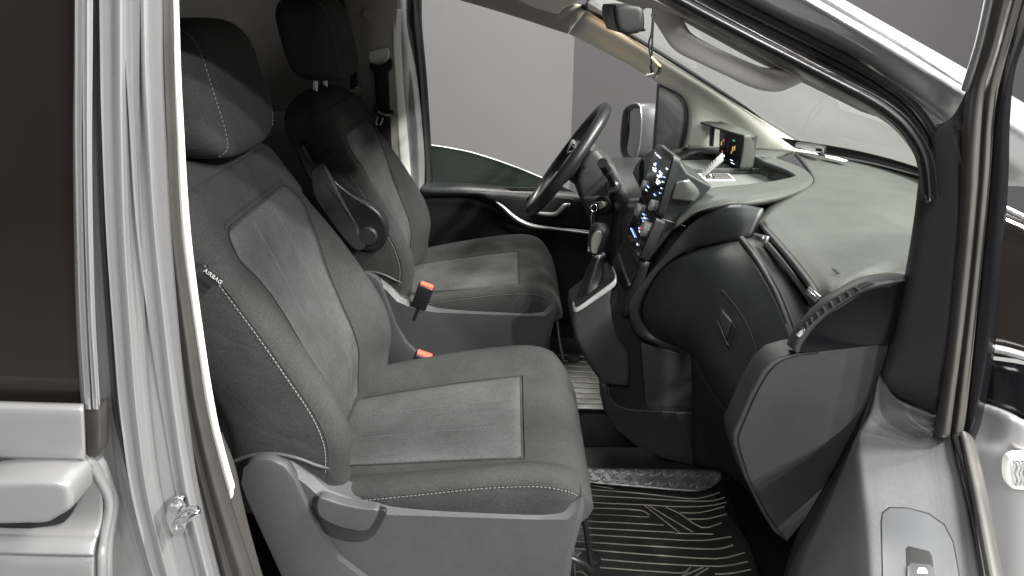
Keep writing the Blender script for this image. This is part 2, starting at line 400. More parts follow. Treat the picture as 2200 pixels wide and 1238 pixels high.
# ------------------------------------------------------------------ studio
def sheet(name, pts, m):
    o = patch(name, pts, m, None, 0.0, 2, 2, True, True); o['kind'] = 'structure'; return o
sheet('ground', [[(-7, -5, -1.65), (7, -5, -1.65)], [(-7, 7, -1.65), (7, 7, -1.65)]], 'floorm')
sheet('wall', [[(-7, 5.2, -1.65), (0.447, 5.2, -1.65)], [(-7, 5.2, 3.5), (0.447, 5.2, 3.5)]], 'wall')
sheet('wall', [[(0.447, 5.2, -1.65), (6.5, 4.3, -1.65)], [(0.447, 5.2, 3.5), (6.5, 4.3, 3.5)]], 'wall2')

# ------------------------------------------------------------------ seats
ZX = [(-.84, -.292), (-.757, -.282), (-.69, -.272), (-.62, -.287), (-.53, -.333), (-.45, -.380), (-.39, -.420), (-.33, -.454), (-.28, -.480), (-.25, -.502), (-.238, -.522), (-.230, -.548)]
ZW = [(-.84, .225), (-.757, .236), (-.69, .242), (-.6, .244), (-.5, .240), (-.4, .230), (-.34, .222), (-.29, .208), (-.258, .190), (-.240, .160), (-.230, .11)]
ZB = [(-.84, .05), (-.7, .062), (-.6, .062), (-.5, .045), (-.42, .024), (-.36, .008), (-.28, 0), (-.24, 0)]
ZT = [(-.84, .20), (-.7, .21), (-.6, .20), (-.5, .175), (-.4, .15), (-.3, .13), (-.258, .095), (-.240, .06), (-.230, .02)]
HS = [(0, 0, 1, 0), (.3, .30, .98, 0), (.48, .47, .9, 0), (.62, .62, .55, 0), (.75, .77, .13, 0), (.88, .90, 0, .02), (1.0, .985, 0, .13), (1.1, 1.0, 0, .35), (1.25, .99, 0, .75), (1.35, .93, 0, .95), (1.45, .7, 0, 1.0), (1.6, 0, 0, 1.0)]
def back_pt(z, t):
    s = -1 if t < 0 else 1; a = abs(t)
    fy = slerp([(h[0], h[1]) for h in HS], a); b = slerp([(h[0], h[2]) for h in HS], a); q = slerp([(h[0], h[3]) for h in HS], a)
    return Vector((slerp(ZX, z) - slerp(ZB, z) * b - slerp(ZT, z) * q, s * fy * slerp(ZW, z), z))
CT_ = [(-.40, -.825), (-.30, -.812), (-.18, -.797), (-.08, -.786), (.0, -.779), (.055, -.777), (.095, -.783), (.122, -.801), (.140, -.826), (.148, -.846)]
CW = [(-.40, .225), (-.2, .245), (.0, .25), (.08, .248), (.11, .238), (.135, .215), (.148, .19)]
CB = [(-.40, .5), (-.28, .7), (-.12, .9), (.02, 1.0), (.09, .75), (.125, .3), (.148, 0)]
CS = [(0, 0, 0, 0), (.35, .36, .004, 0), (.55, .56, .003, 0), (.64, .65, .005, 0), (.75, .76, .026, 0), (.86, .87, .038, 0), (.95, .955, .034, 0), (1.02, .99, .020, 0), (1.1, 1.003, .0, .08), (1.25, .99, -.02, .7), (1.35, .95, -.03, 1.0), (1.6, 0, -.03, 1.0)]
def cush_pt(x, t):
    s = -1 if t < 0 else 1; a = abs(t)
    fy = slerp([(h[0], h[1]) for h in CS], a); dz = slerp([(h[0], h[2]) for h in CS], a); q = slerp([(h[0], h[3]) for h in CS], a)
    top = slerp(CT_, x)
    k = slerp(CB, x) if dz > 0 else min(1, max(.25, (-.846 - top) / -.06))
    return Vector((x, s * fy * slerp(CW, x), top + dz * k - q * max(.004, (top - .03 * k + .858))))
def overlay(name, fn, dom, na, nb, m, parent, h=0.004, edge=0.006, off=Vector((0, 0, 0))):
    """a padded panel lying on fn; dom(a,b)->(p,q)."""
    rows = []
    for i in range(na + 1):
        r = []
        for j in range(nb + 1):
            a, b = i / na, j / nb; p, q = dom(a, b); e = 1e-3
            P = fn(p, q); d1 = fn(p + e, q) - fn(p - e, q); d2 = fn(p, q + e) - fn(p, q - e); n = d1.cross(d2).normalized()
            ea = min(a, 1 - a) * na; eb = min(b, 1 - b) * nb; k = min(1.0, min(ea, eb) / 1.3); k = math.sin(k * math.pi / 2)
            r.append((P, n, k))
        rows.append(r)
    c = rows[na // 2][nb // 2]; sgn = 1 if c[1].dot(Vector((.6, 0, .8))) > 0 else -1
    rr = [[P + n * sgn * (-edge * 0.5 + (h + edge * 0.5) * k) + off for P, n, k in r] for r in rows]
    return link(name, gridmesh(name, rr), m, parent)
def make_seat(name, label, yc, driver):
    t = thing(name, label, 'seat', (-0.1, yc, -1.15), 'front seats of the van')
    O = Vector((0, yc, 0))
    N = 72
    secs = []
    zs = [-.84 + (.84 - .230) * (i / 44) ** 0.95 for i in range(45)]
    for z in zs:
        secs.append([back_pt(z, -1.6 + 3.2 * j / N) + O for j in range(N)])
    br = loft('backrest', secs, 'fabric', t, sharp=80)
    ztop = lambda q: -.338 - .004 * abs(q) / .5
    wl = lambda z: lerp([(-.80, .46), (-.6, .49), (-.5, .55), (-.42, .66), (-.375, .76), (-.336, .67)], z)
    overlay('centre_panel', back_pt, lambda a, b: (-.80 + (.80 - .336) * a, (b * 2 - 1) * wl(-.80 + (.80 - .336) * a)), 46, 26, 'insert', br, .0035, .008, O)
    def yk(a, b):
        q = (b * 2 - 1) * 1.12; k = min(1, max(0, (abs(q) - .66) / .16)); k = k * k * (3 - 2 * k)
        lo = -.332 - .040 * k
        return (lo + (-.262 - lo) * a, q)
    overlay('shoulder_panel', back_pt, yk, 14, 60, 'fabric', br, .0045, .009, O)
    # faint twin seams down the panel
    for q in (-.17, .17):
        dashes('stitching', [back_pt(-.79 + .44 * i / 12, q * (1 + .35 * i / 12)) + O + Vector((.004, 0, .001)) for i in range(13)], 'faint', br, .002, .003, .0005)
    # side stitching along the bolster, right and left
    for s in (-1, 1):
        pts = [back_pt(z, s * 1.03) + O + Vector((.0012, s * .0016, 0)) for z in [-.735, -.68, -.62, -.55, -.48, -.42, -.375, -.345]]
        dashes('stitching', pts, 'stitch', br, .0042, .003, .0007)
        tube('seam', [back_pt(z, s * 1.015) + O for z in [-.75, -.68, -.62, -.55, -.48, -.42, -.375, -.34]], .0011, 'seam', br, 4, 6)
    tube('panel_seam', [back_pt(z, -wl(z)) + O + Vector((.0015, 0, 0)) for z in [-.79 + .44 * i / 14 for i in range(15)]] + [back_pt(-.336, -.62 + 1.24 * i / 8) + O + Vector((.002, 0, .001)) for i in range(9)] + [back_pt(z, wl(z)) + O + Vector((.0015, 0, 0)) for z in [-.35 - .44 * i / 14 for i in range(15)]], .0009, 'seam', br, 3, 6)
    # piping at the foot of the side panels
    tube('piping', [p + Vector((0, yc - 1.18, 0)) for p in Q([(505, 990, .938), (540, 979, .934), (590, 975, .932), (640, 985, .932), (680, 1000, .936), (706, 1006, .945)])], .0032, 'shield', br, 5, 8)
    if not driver:
        tg = SP('airbag_tag', [(434, 593), (446, 575), (480, 601), (468, 615)], .922, 'tag', t, .003, .0004)
        a, b = PY(446, 592,   .9215), PY(467, 608,   .9215); up = PY(448, 586,   .9215) - PY(440, 597,   .9215)
        text('lettering', 'AIRBAG', (PY(457.5, 594.5, .9213)), b - a, up, .0088, 'print', tg, .0003)
        tg2 = None
    # headrest
    hz = -.135 if not driver else -.098
    hy = yc + .012
    HXC = -.512 if not driver else -.532
    def hm(p):
        k = (p.z / .105)
        p = p.copy(); p.y *= 1 - .10 * max(0, k) ** 2 - .06 * max(0, -k) ** 2
        p.x += -.018 * k
        if p.x > 0: p.x *= 1 - .12 * (p.y / .145) ** 2
        return p
    hr = sell('headrest', (HXC, hy, hz), (.066 if not driver else .08, .151, .108), (.48, .52), 'fabric', t, 0, 64, 36, hm)
    for s in (-1, 1):
        def ring(k, yy, grow=1.0):
            # closed-form rough ring where y = yy on the superellipsoid
            out = []
            hx = .066 if not driver else .08
            for i in range(17):
                a = -math.pi * .46 + math.pi * .92 * i / 16
                ca, sa = abs(math.cos(a)) ** .52, math.copysign(abs(math.sin(a)) ** .52, math.sin(a))
                # solve cos b so that y matches
                ry = yy / (.151 * ca) if ca > 1e-3 else 2
                if abs(ry) >= .985: continue
                sb = abs(ry) ** (1 / .48); cb = (1 - min(1, sb * sb)) ** .5
                p = hm(Vector((hx * ca * cb ** .48, yy,   .108 * sa)))
                out.append(Vector((HXC, hy, hz)) + p * grow)
            return out
        rg = ring(0, s * .114, 1.0)
        if len(rg) > 3:
            dashes('stitching', [p + Vector((.001, s * .0006, 0)) for p in rg], 'stitch', hr, .004, .003, .0006)
            tube('seam', [p - Vector((0.0002, 0, 0)) + Vector((0, -s * .0022, 0)) for p in rg], .0011, 'seam', hr, 3, 6)
    for s in (-1, 1):
        tube('post', [(-.548, hy + s * .055, -.29), (-.548, hy + s * .055, -.255), (-.535, hy + s * .055, hz - .06)], .0068, 'chrome', t, 4, 14)
        box('post_sleeve', (-.548, hy + s * .055, -.246), (.034, .042, .014), 'satin', t, .004)
    # cushion
    xs = [-.40 + .548 * (1 - (1 - i / 50) ** 1.25) for i in range(51)]
    cu = loft('cushion', [[cush_pt(x, -1.6 + 3.2 * j / N) + O for j in range(N)] for x in xs], 'fabric', t, sharp=80)
    overlay('centre_panel', cush_pt, lambda a, b: (-.36 + .383 * a, (b * 2 - 1) * (.50 + .09 * a)), 34, 28, 'insert', cu, .0035, .008, O)
    cs_ = lambda x: .50 + .09 * (x + .36) / .383
    tube('panel_seam', [cush_pt(x, -cs_(x)) + O + Vector((0, 0, .001)) for x in [-.33 + .35 * i / 10 for i in range(11)]] + [cush_pt(.024, -.58 + 1.16 * i / 8) + O + Vector((0, 0, .0015)) for i in range(9)] + [cush_pt(x, cs_(x)) + O + Vector((0, 0, .001)) for x in [.02 - .35 * i / 10 for i in range(11)]], .0009, 'seam', cu, 3, 6)
    for q in (-.16, .16):
        dashes('stitching', [cush_pt(-.33 + .34 * i / 10, q * (1 + .2 * i / 10)) + O + Vector((0, 0, .0044)) for i in range(11)], 'faint', cu, .002, .003, .0005)
    for s in (-1, 1):
        st = [cush_pt(x, s * q) + O + Vector((0, s * .001, .0007)) for x, q in [(-.33, 1.03), (-.25, 1.03), (-.15, 1.02), (-.05, 1.015), (.04, 1.02), (.09, 1.03), (.118, 1.04)]]
        dashes('stitching', st, 'stitch', cu, .0042, .003, .0007)
        tube('seam', [p + Vector((0, -s * .0006, .0028)) for p in st], .0012, 'seam', cu, 4, 6)
    # plastic side shields and plinth (rear hump, top band, rim bead)
    dy = yc - 1.18
    def S(px, Y): return [PY(a, b, Y) + Vector((0, dy, 0)) for a, b in px]
    out = [(512, 1030), (522, 998), (548, 984), (585, 985), (625, 1003), (665, 1030), (700, 1062), (760, 1084), (835, 1094), (1000, 1099), (1150, 1104), (1212, 1104), (1252, 1078), (1258, 1100), (1250, 1135), (1232, 1200), (1225, 1260), (1212, 1330), (640, 1330), (600, 1240), (560, 1150), (530, 1080)]
    sh = slab('side_shield', S(out, .925), 'shield', t, (0, .05, 0), .018, 1)
    # raised rear housing with its rounded lip
    hump = [(514, 1040), (520, 1005), (545, 988), (580, 988), (612, 1003), (632, 1030), (655, 1080), (690, 1150), (730, 1205), (790, 1250), (840, 1300), (640, 1320), (598, 1232), (556, 1140), (528, 1078)]
    slab('recliner_cover', S(hump, .913), 'shield', sh, (0, .02, 0), .010, 2)
    if not driver:
        rec = [(672, 1070), (700, 1072), (760, 1090), (825, 1098), (830, 1106), (806, 1150), (770, 1166), (725, 1160), (690, 1140), (672, 1105)]
        slab('lever_recess', S(rec, .9236), 'satin', sh, (0, .01, 0), .003, 2, 3)
        lev = [(681, 1078), (690, 1070), (730, 1083), (780, 1093), (810, 1096), (812, 1104), (798, 1132), (784, 1142), (750, 1139), (715, 1128), (688, 1112), (680, 1095)]
        slab('recline_lever', S(lev, .903), 'shield', t, (0, .018, 0), .005, 4, 3)
    # inner shield on the other side, plinth between
    sh2 = slab('side_shield', [p + Vector((0, .48, -.03)) for p in S(out, .925)], 'shield', t, (0, .03, 0), .004, 2)
    box('seat_plinth', (-.115, yc, -1.01), (.46, .40, .29), 'plastic', t, .03)
    tube('adjuster_bar', [(.10, yc - .19, -.965), (.135, yc - .19, -.985), (.155, yc - .17, -1.02), (.155, yc, -1.03), (.155, yc + .17, -1.02), (.135, yc + .19, -.985), (.10, yc + .19, -.965)], .006, 'satin', t, 5, 10)
    # buckle
    if driver:
        c = PY(909, 634, 1.752); top = PY(918, 610, 1.752)
    else:
        c = PY(903, 785, 1.452); top = PY(914, 757, 1.452)
    ax = (top - c).normalized(); rt = Vector((1, 0, 0)); rt = (rt - ax * rt.dot(ax)).normalized(); dn = rt.cross(ax)
    rot = Matrix((rt, dn, ax)).transposed()
    bk = box('buckle', c - ax * .004, (.044, .026, .070), 'satin', t, .005, rot)
    box('release_button', c + ax * .028, (.038, .021, .016), 'red', bk, .003, rot)
    tube('buckle_stalk', [c - ax * .03, c - ax * .05, c - ax * .08], .009, 'satin', t, 3, 10)
    tube('buckle_rim', [c - ax * .004 - rt * .0205 - dn * .0135 * sgn for sgn in (1, -1)], .0012, 'chrome', bk, 2, 6)
    if driver:
        pad = [(668, 372), (676, 356), (692, 351), (706, 372), (735, 425), (760, 500), (768, 540), (750, 545), (700, 470), (672, 420)]
        ar = SP('armrest', [(636, 318), (650, 312), (668, 345), (690, 360), (745, 410), (806, 450), (828, 480), (832, 512), (815, 538), (785, 541), (752, 522), (700, 440), (660, 380)], 1.735, 'leather', t, .05, .012, 3, 4)
        SP('armrest_shell', [(668, 372), (678, 358), (693, 352), (708, 374), (740, 440), (775, 505), (785, 530), (765, 540), (735, 510), (700, 462), (674, 420)], 1.722, 'plastic2', ar, .012, .006, 3, 4)
        p = PY(790, 508, 1.728); lathe('pivot_cap', p + Vector((0, .006, 0)), (0, -1, 0), [(.026, 0), (.026, .008), (.022, .012), (.0, .0125)], 'plastic', ar, 28)
        tube('cover_joint', Q([(700, 395, 1.7205), (735, 440, 1.7205), (765, 486, 1.7205), (775, 498, 1.7205)]), .0012, 'black', ar, 3, 6)
    return t
make_seat('passenger_seat', 'charcoal cloth passenger seat with airbag tag and recline lever', 1.18, False)
make_seat('driver_seat', 'charcoal cloth driver seat with folded-up armrest behind the steering wheel', 2.00, True)
# ------------------------------------------------------------------ van body
van = thing('van', 'silver van body with its pillars, roof lining, windscreen and bare door opening', 'van', (0, 1.6, -1.65))
VS = [-190, 120, 250, 500, 750, 900, 1075, 1290]
def colgrid(cols):
    """cols: list of (u-values at VS, Y) or (u-values, [Y...])"""
    rows = []
    for i, v in enumerate(VS):
        rows.append([PY(c[0][i], v, c[1][i] if isinstance(c[1], (list, tuple)) else c[1]) for c in cols])
    return rows
patch('door_pillar', colgrid([
    ([130, 130, 130, 130, 140, 150, 165, 175], .735),
    ([186, 186, 186, 192, 202, 220, 240, 248], .732),
    ([211, 212, 213, 220, 236, 249, 287, 332], .728),
    ([240, 241, 242, 249, 266, 279, 304, 354], .724),
    ([247, 248, 249, 256, 272, 285, 310, 362], .721),
    ([253, 253, 254, 261, 277, 290, 315, 368], .713),
    ([260, 260, 261, 268, 284, 296, 320, 375], .712),
    ([268, 268, 269, 276, 291, 303, 327, 383], .722),
    ([278, 279, 280, 288, 304, 317, 342, 398], .729),
    ([294, 299, 305, 321, 343, 362, 390, 444], .733),
    ([300, 305, 311, 327, 351, 369, 397, 451], .726),
    ([308, 313, 319, 334, 361, 379, 407, 460], .724),
    ([316, 320, 326, 340, 370, 391, 420, 472], .738),
    ([330, 336, 342, 354, 386, 408, 446, 500], .800)]), 'paint', van, .02, 5, 6, hard=85)
tube('panel_gap', [PY(u, v, .7275 - .001) for u, v in ((214, -60), (215, 120), (216, 250), (223, 500), (239, 750), (252, 900), (284, 1050), (311, 1164))], [.0030, .0030, .0030, .0030, .0030, .0026, .002, .0008], 'rubber', van, 6, 8)
patch('door_seal', colgrid([
    ([316, 320, 326, 340, 372, 394, 434, 488], .775),
    ([322, 327, 334, 347, 380, 402, 444, 500], .764),
    ([330, 335, 342, 354, 387, 410, 452, 512], .770),
    ([338, 343, 349, 361, 394, 417, 459, 522], .768),
    ([347, 352, 357, 369, 402, 425, 468, 533], .762),
    ([358, 362, 367, 379, 412, 435, 480, 548], .768),
    ([369, 374, 378, 391, 425, 449, 496, 566], .790)]), 'rubber', van, .012, 4, 6, hard=80)
strip = [(366, -60), (374, 250), (387, 500), (421, 750), (446, 900), (468, 985), (491, 1078), (505, 1046), (489, 985), (466, 900), (441, 750), (409, 500), (393, 250), (383, -60)]
a = [(358, -190), (367, 120), (373, 250), (386, 500), (420, 750), (445, 900), (468, 990), (492, 1078)]
b = [(379, -190), (388, 120), (394, 250), (410, 500), (442, 750), (467, 900), (488, 985), (505, 1045)]
patch('pillar_trim', [[PY(x[0], x[1], .818), PY((x[0] + y[0]) / 2, (x[1] + y[1]) / 2, .815), PY(y[0], y[1], .82)] for x, y in zip(a, b)], 'white', van, .006, 3, 6)
# carpeted pillar foot behind the seal, and the sill below
patch('sill_carpet', [[PY(462, 930, .84), PY(478, 930, .86)], [PY(480, 1000, .84), PY(505, 1000, .86)], [PY(496, 1075, .84), PY(521, 1075, .86)], [PY(525, 1180, .84), PY(548, 1180, .86)], [PY(560, 1330, .84), PY(592, 1330, .86)]], 'rubber', van, .01)
# striker
sk = SP('striker', [(362, 1085), (378, 1070), (394, 1076), (401, 1100), (397, 1140), (382, 1156), (367, 1146), (356, 1115)], .714, 'chrome', van, .006, .002, 3)
tube('striker_loop', Q([(375, 1128, .714), (384, 1120, .695), (404, 1116, .682), (416, 1108, .678), (424, 1100, .680), (420, 1093, .688), (400, 1095, .702), (384, 1108, .714)]), .0042, 'chrome', sk, 4, 10)
for u, v in ((377, 1089), (386, 1139)):
    p = PY(u, v, .7135); cyl('bolt', p, p + Vector((0, -.006, 0)), .0068, 'alu', sk, 6)
# windscreen pillar on the passenger side: paint, jamb, rubber
W1 = [(1640, -100), (1815, 0), (1950, 77), (2080, 151), (2300, 280)]
W2 = [(1560, -100), (1735, 0), (1892, 92), (2062, 200), (2290, 345)]
J1 = [(1470, -100), (1640, 5), (1840, 105), (2030, 250), (2250, 400)]
J2 = [(1390, -100), (1560, 0), (1790, 117), (1992, 262), (2120, 400)]
PD = [0, 0, 0, .045, .16]
patch('windscreen_pillar', [[PY(*W1[i], 1.0 + PD[i]), PY(W1[i][0] - 20, W1[i][1] + 10, .965 + PD[i]), PY(W2[i][0] + 14, W2[i][1] - 7, .905 + PD[i]), PY(*W2[i], .890 + PD[i]), PY(W2[i][0] - 10, W2[i][1] + 10, .898 + PD[i]),
    PY(*J1[i], .915 + PD[i]), PY((J1[i][0] + J2[i][0]) / 2, (J1[i][1] + J2[i][1]) / 2, .94 + PD[i]), PY(*J2[i], .95 + PD[i])] for i in range(5)], 'paint', van, .02, 4, 6, hard=80)
T1 = [(1400, -90), (1560, 0), (1650, 44), (1800, 118), (1900, 178), (1968, 235), (2010, 310), (2020, 420)]
T2 = [(1250, -90), (1410, 0), (1560, 82), (1800, 208), (1895, 258), (1945, 305), (1975, 362), (1985, 440)]
def mixp(a, b, t): return (a[0] + (b[0] - a[0]) * t, a[1] + (b[1] - a[1]) * t)
patch('door_seal', [[PY(*mixp(T1[i], T2[i], f), y) for f, y in ((0, .945), (.12, .93), (.27, .948), (.38, .935), (.50, .910), (.64, .898), (.80, .908), (.92, .93), (1, .965))] for i in range(8)], 'rubberd', van, .012, 4, 6, hard=85)
# inner trim of that pillar and the grab handle
G1 = [(1230, -60), (1400, 2), (1500, 52), (1600, 105), (1700, 157), (1800, 208), (1880, 250)]
G2 = [(1180, -50), (1350, 10), (1425, 25), (1520, 75), (1640, 140), (1745, 188), (1850, 240)]
patch('pillar_cover', [[PY(*G1[i], .975), PY(*mixp(G1[i], G2[i], .5), .99), PY(*G2[i], 1.03)] for i in range(7)], 'creamd', van, .006, 4, 5)
gh = tube('grab_handle', Q([(1420, 18, 1.01), (1440, 48, 1.0), (1466, 88, .985), (1515, 116, .975), (1570, 142, .97), (1625, 166, .975), (1668, 172, .985), (1700, 160, 1.0), (1722, 150, 1.02)]), [.016, .0165, .015, .0135, .0135, .0145, .016, .017, .016], 'handle', van, 6, 18)
# far-side windscreen pillar trim
lo = [(1222, 73), (1330, 128), (1418, 180), (1466, 207), (1483, 250), (1476, 320)]
up = [(1262, 20), (1372, 87), (1480, 154), (1570, 211), (1660, 268), (1768, 334)]
rows = []
for l, u_ in zip(lo, up):
    rows.append([PY(*l, 2.22), PY(*mixp(l, u_, .12), 2.19), PY(*mixp(l, u_, .45), 2.15), PY(*mixp(l, u_, .68), 2.10), PY(*mixp(l, u_, .9), 2.09), PY(*u_, 2.11)])
patch('pillar_cover', rows, 'cream', van, .008, 4, 6)
tube('glass_edge', Q([(1250, 12, 2.105), (1372, 86, 2.085), (1480, 153, 2.085), (1570, 210, 2.085), (1660, 267, 2.085), (1770, 334, 2.085)]), .0065, 'black', van, 4, 8)
# windscreen
tp = [(.20, 2.10, -.012), (.25, 1.9, .02), (.27, 1.6, .035), (.25, 1.3, .02), (.15, .985, -.012)]
bs = [(.86, 2.07, -.41), (.985, 1.86, -.41), (1.06, 1.6, -.41), (.97, 1.32, -.41), (.70, .975, -.385)]
GL = [(.20, 2.10, -.012), (.36, 2.10, -.105), (.52, 2.10, -.195), (.70, 2.09, -.30), (.86, 2.07, -.41)]
GM = [(.27, 1.6, .035), (.50, 1.6, -.05), (.70, 1.6, -.15), (.90, 1.6, -.27), (1.06, 1.6, -.41)]
GR = [(.20, .99, .005), (.355, .99, -.052), (.48, .99, -.115), (.625, .985, -.212), (.74, .98, -.388)]
rows = []
for l, m_, r_ in zip(GL, GM, GR):
    l, m_, r_ = Vector(l), Vector(m_), Vector(r_)
    rows.append([l, Vector((l.x * .27 + m_.x * .73, 1.86, l.z * .27 + m_.z * .73)), m_, Vector((r_.x * .27 + m_.x * .73, 1.30, r_.z * .27 + m_.z * .73)), r_])
bs = rows[-1]; tp = rows[0]
patch('windscreen', rows, 'wind', van, 0, 5, 5)
patch('windscreen_edge', [[Vector(p) + Vector((-.004, 0, -.004)) for p in bs], [Vector(p).lerp(Vector(q), .07) + Vector((-.004, 0, -.002)) for p, q in zip(bs, tp)]], 'black', van, .002, 5, 2)
# roof lining, door header, sun visor, overhead console
patch('roof_lining', [[(-2.2, 1.0, .12), (-1, 1.0, .13), (0, 1.0, .10), (.20, 1.08, .01)], [(-2.2, 1.6, .16), (-1, 1.6, .17), (0, 1.6, .14), (.27, 1.6, .05)], [(-2.2, 2.1, .12), (-1, 2.1, .13), (0, 2.12, .09), (.20, 2.1, .0)]], 'headliner', van, .02, 5, 5)
patch('roof_skin', [[(-2.2, .88, .13), (-1, .88, .14), (0, .88, .13), (.2, .92, .08)], [(-2.2, 1.6, .21), (-1, 1.6, .22), (0, 1.6, .19), (.27, 1.6, .09)], [(-2.2, 2.3, .13), (-1, 2.3, .14), (0, 2.3, .11), (.20, 2.25, .03)]], 'paint', van, .008, 5, 5)
loft('roof_side_rail', [[(x, .83 + d, .06), (x, .86 + d, .030), (x, .92 + d, .026), (x, .99 + d, .05), (x, 1.02 + d, .12), (x, .9 + d, .15), (x, .82 + d, .12)] for x, d in ((-1.7, 0), (-.9, 0), (-.2, 0), (.08, .01), (.20, .03))], 'paint', van)
patch('door_header', [[PY(760, -60, 2.24), PY(880, -28, 2.24), PY(985, 0, 2.24), PY(1100, 34, 2.24), PY(1219, 73, 2.23)], [PY(760, -90, 2.12), PY(900, -70, 2.12), PY(1040, -30, 2.13), PY(1160, 0, 2.12), PY(1262, 20, 2.10)]], 'headliner', van, .01, 5, 5)
SP('sun_visor', [(1080, -60), (1112, 0), (1150, 18), (1184, 27), (1200, 30), (1209, 20), (1235, 8), (1258, -20), (1258, -60)], 2.08, 'cream', van, .02, .006)
SP('overhead_console', [(1258, 12), (1270, -10), (1300, -30), (1350, -30), (1345, 50), (1320, 50), (1285, 32), (1262, 24)], 2.06, 'plastic2', van, .03, .006)
# far side behind the driver: pillar trim, rear cabin wall, rubber, grab bar
patch('pillar_cover', [[PY(735, -60, 2.26), PY(800, -60, 2.24), PY(862, -60, 2.26)], [PY(748, 60, 2.27), PY(802, 60, 2.25), PY(850, 60, 2.28)], [PY(770, 180, 2.28), PY(806, 180, 2.26), PY(852, 180, 2.29)], [PY(780, 300, 2.30), PY(815, 300, 2.28), PY(862, 300, 2.31)], [PY(800, 440, 2.32), PY(840, 440, 2.30), PY(880, 440, 2.33)]], 'creamd', van, .01, 5, 5)
patch('pillar_edge', [[PY(846, 20, 2.275), PY(862, 20, 2.30)], [PY(846, 100, 2.275), PY(862, 100, 2.30)], [PY(852, 200, 2.29), PY(868, 200, 2.32)], [PY(858, 300, 2.30), PY(877, 300, 2.33)], [PY(868, 420, 2.32), PY(886, 420, 2.35)]], 'white', van, .006, 4, 5)
patch('belt_slot_cover', [[PY(782, 96, 2.268), PY(836, 96, 2.27)], [PY(790, 210, 2.275), PY(838, 210, 2.285)], [PY(800, 330, 2.29), PY(846, 330, 2.30)]], 'creamd', van, .004)
SP('belt_height_adjuster', [(794, 112), (812, 106), (832, 104), (834, 122), (826, 134), (798, 138), (792, 128)], 2.25, 'cream', van, .02, .004, 2)
p = PY(789, 30, 2.245); lathe('trim_plug', p, (0, -1, 0), [(.013, 0), (.013, .002), (.012, .003), (0, .003)], 'creamd', van, 20)
tube('door_rubber', Q([(722, -60, 2.3), (745, 20, 2.3), (760, 90, 2.3), (764, 160, 2.3), (766, 240, 2.31), (772, 330, 2.32)]), .022, 'black', van, 5, 10, flat=.6)
tube('rear_grab_bar', Q([(742, 214, 2.34), (756, 200, 2.30), (772, 195, 2.29), (790, 192, 2.30)]), .014, 'creamd', van, 5, 12)
patch('rear_cabin_wall', [[PY(250, -60, 2.42), PY(560, -60, 2.42), PY(770, -60, 2.38)], [PY(250, 130, 2.42), PY(560, 130, 2.44), PY(780, 130, 2.4)], [PY(250, 330, 2.44), PY(600, 330, 2.46), PY(800, 330, 2.42)]], 'cabin', van, .02)
patch('rear_cabin_lower_wall', [[(-2.2, 2.44, -.36), (-1.2, 2.44, -.36), (-.45, 2.44, -.36)], [(-2.2, 2.44, -1.2), (-1.2, 2.44, -1.2), (-.45, 2.44, -1.2)]], 'plastic', van, .02, 4, 4)
# far door jamb in silver paint, seen past the trim
patch('door_jamb', [[PY(858, -60, 2.32), PY(868, -60, 2.36), PY(884, -60, 2.40), PY(905, -60, 2.42)], [PY(856, 30, 2.32), PY(866, 30, 2.36), PY(880, 30, 2.40), PY(900, 30, 2.42)], [PY(862, 120, 2.32), PY(872, 120, 2.36), PY(886, 120, 2.38), PY(904, 120, 2.42)],
     [PY(870, 240, 2.33), PY(880, 240, 2.37), PY(894, 240, 2.36), PY(911, 240, 2.42)], [PY(878, 340, 2.34), PY(886, 340, 2.37), PY(900, 340, 2.36), PY(917, 340, 2.42)], [PY(884, 420, 2.35), PY(890, 420, 2.38), PY(902, 420, 2.38), PY(914, 420, 2.42)]], 'paint', van, .01, 4, 6)
# floor, sill, firewall, footwell sides
box('floor_pan', (-.45, 1.6, -1.19), (3.6, 1.66, .06), 'carpet', van, .01)
box('door_sill', (-.2, .80, -1.14), (1.7, .12, .16), 'paint', van, .03)
patch('firewall', [[(.72, 1.0, -.5), (.84, 1.6, -.5), (.72, 2.36, -.5)], [(.68, 1.0, -.85), (.76, 1.6, -.85), (.68, 2.36, -.85)], [(.52, 1.0, -1.16), (.56, 1.6, -1.16), (.52, 2.36, -1.16)]], 'carpet', van, .02)
box('rear_bulkhead', (-2.25, 1.6, -.55), (.04, 1.7, 1.3), 'plastic', van, .01)
# front wing, lamp, far glazing seen through the open door's window
patch('front_wing', [[PY(2080, 862, .92), PY(2118, 872, .90), PY(2200, 905, .86), PY(2700, 1080, .84)], [PY(2070, 960, .90), PY(2115, 960, .885), PY(2200, 985, .85), PY(2700, 1120, .83)], [PY(2060, 1050, .90), PY(2120, 1060, .88), PY(2200, 1080, .85), PY(2700, 1200, .83)], [PY(2060, 1300, .89), PY(2130, 1300, .87), PY(2200, 1300, .845), PY(2700, 1360, .825)]], 'paint', van, .01)
lp = SP('side_lamp', [(2164, 1000), (2172, 984), (2192, 979), (2260, 985), (2272, 1020), (2262, 1058), (2190, 1054), (2174, 1050), (2165, 1034)], .838, 'white', van, .012, .004, 3)
SP('lamp_lens', [(2175, 1000), (2182, 990), (2250, 992), (2258, 1020), (2250, 1046), (2190, 1046), (2178, 1038)], .8345, 'chrome', lp, .006, .003, 3)
for i in range(6):
    u = 2184 + i * 9
    tube('lens_flute', Q([(u, 994, .8335), (u + 4, 1006, .833), (u - 1, 1018, .833), (u + 4, 1032, .833), (u, 1043, .8335)]), .0016, 'chrome' if i % 2 else 'silverpl', lp, 3, 6)
patch('quarter_glass', [[PY(2120, 440, .97), PY(2330, 530, .93)], [PY(2100, 620, .955), PY(2330, 670, .91)], [PY(2090, 760, .94), PY(2330, 790, .89)]], 'privacy', van, .004)
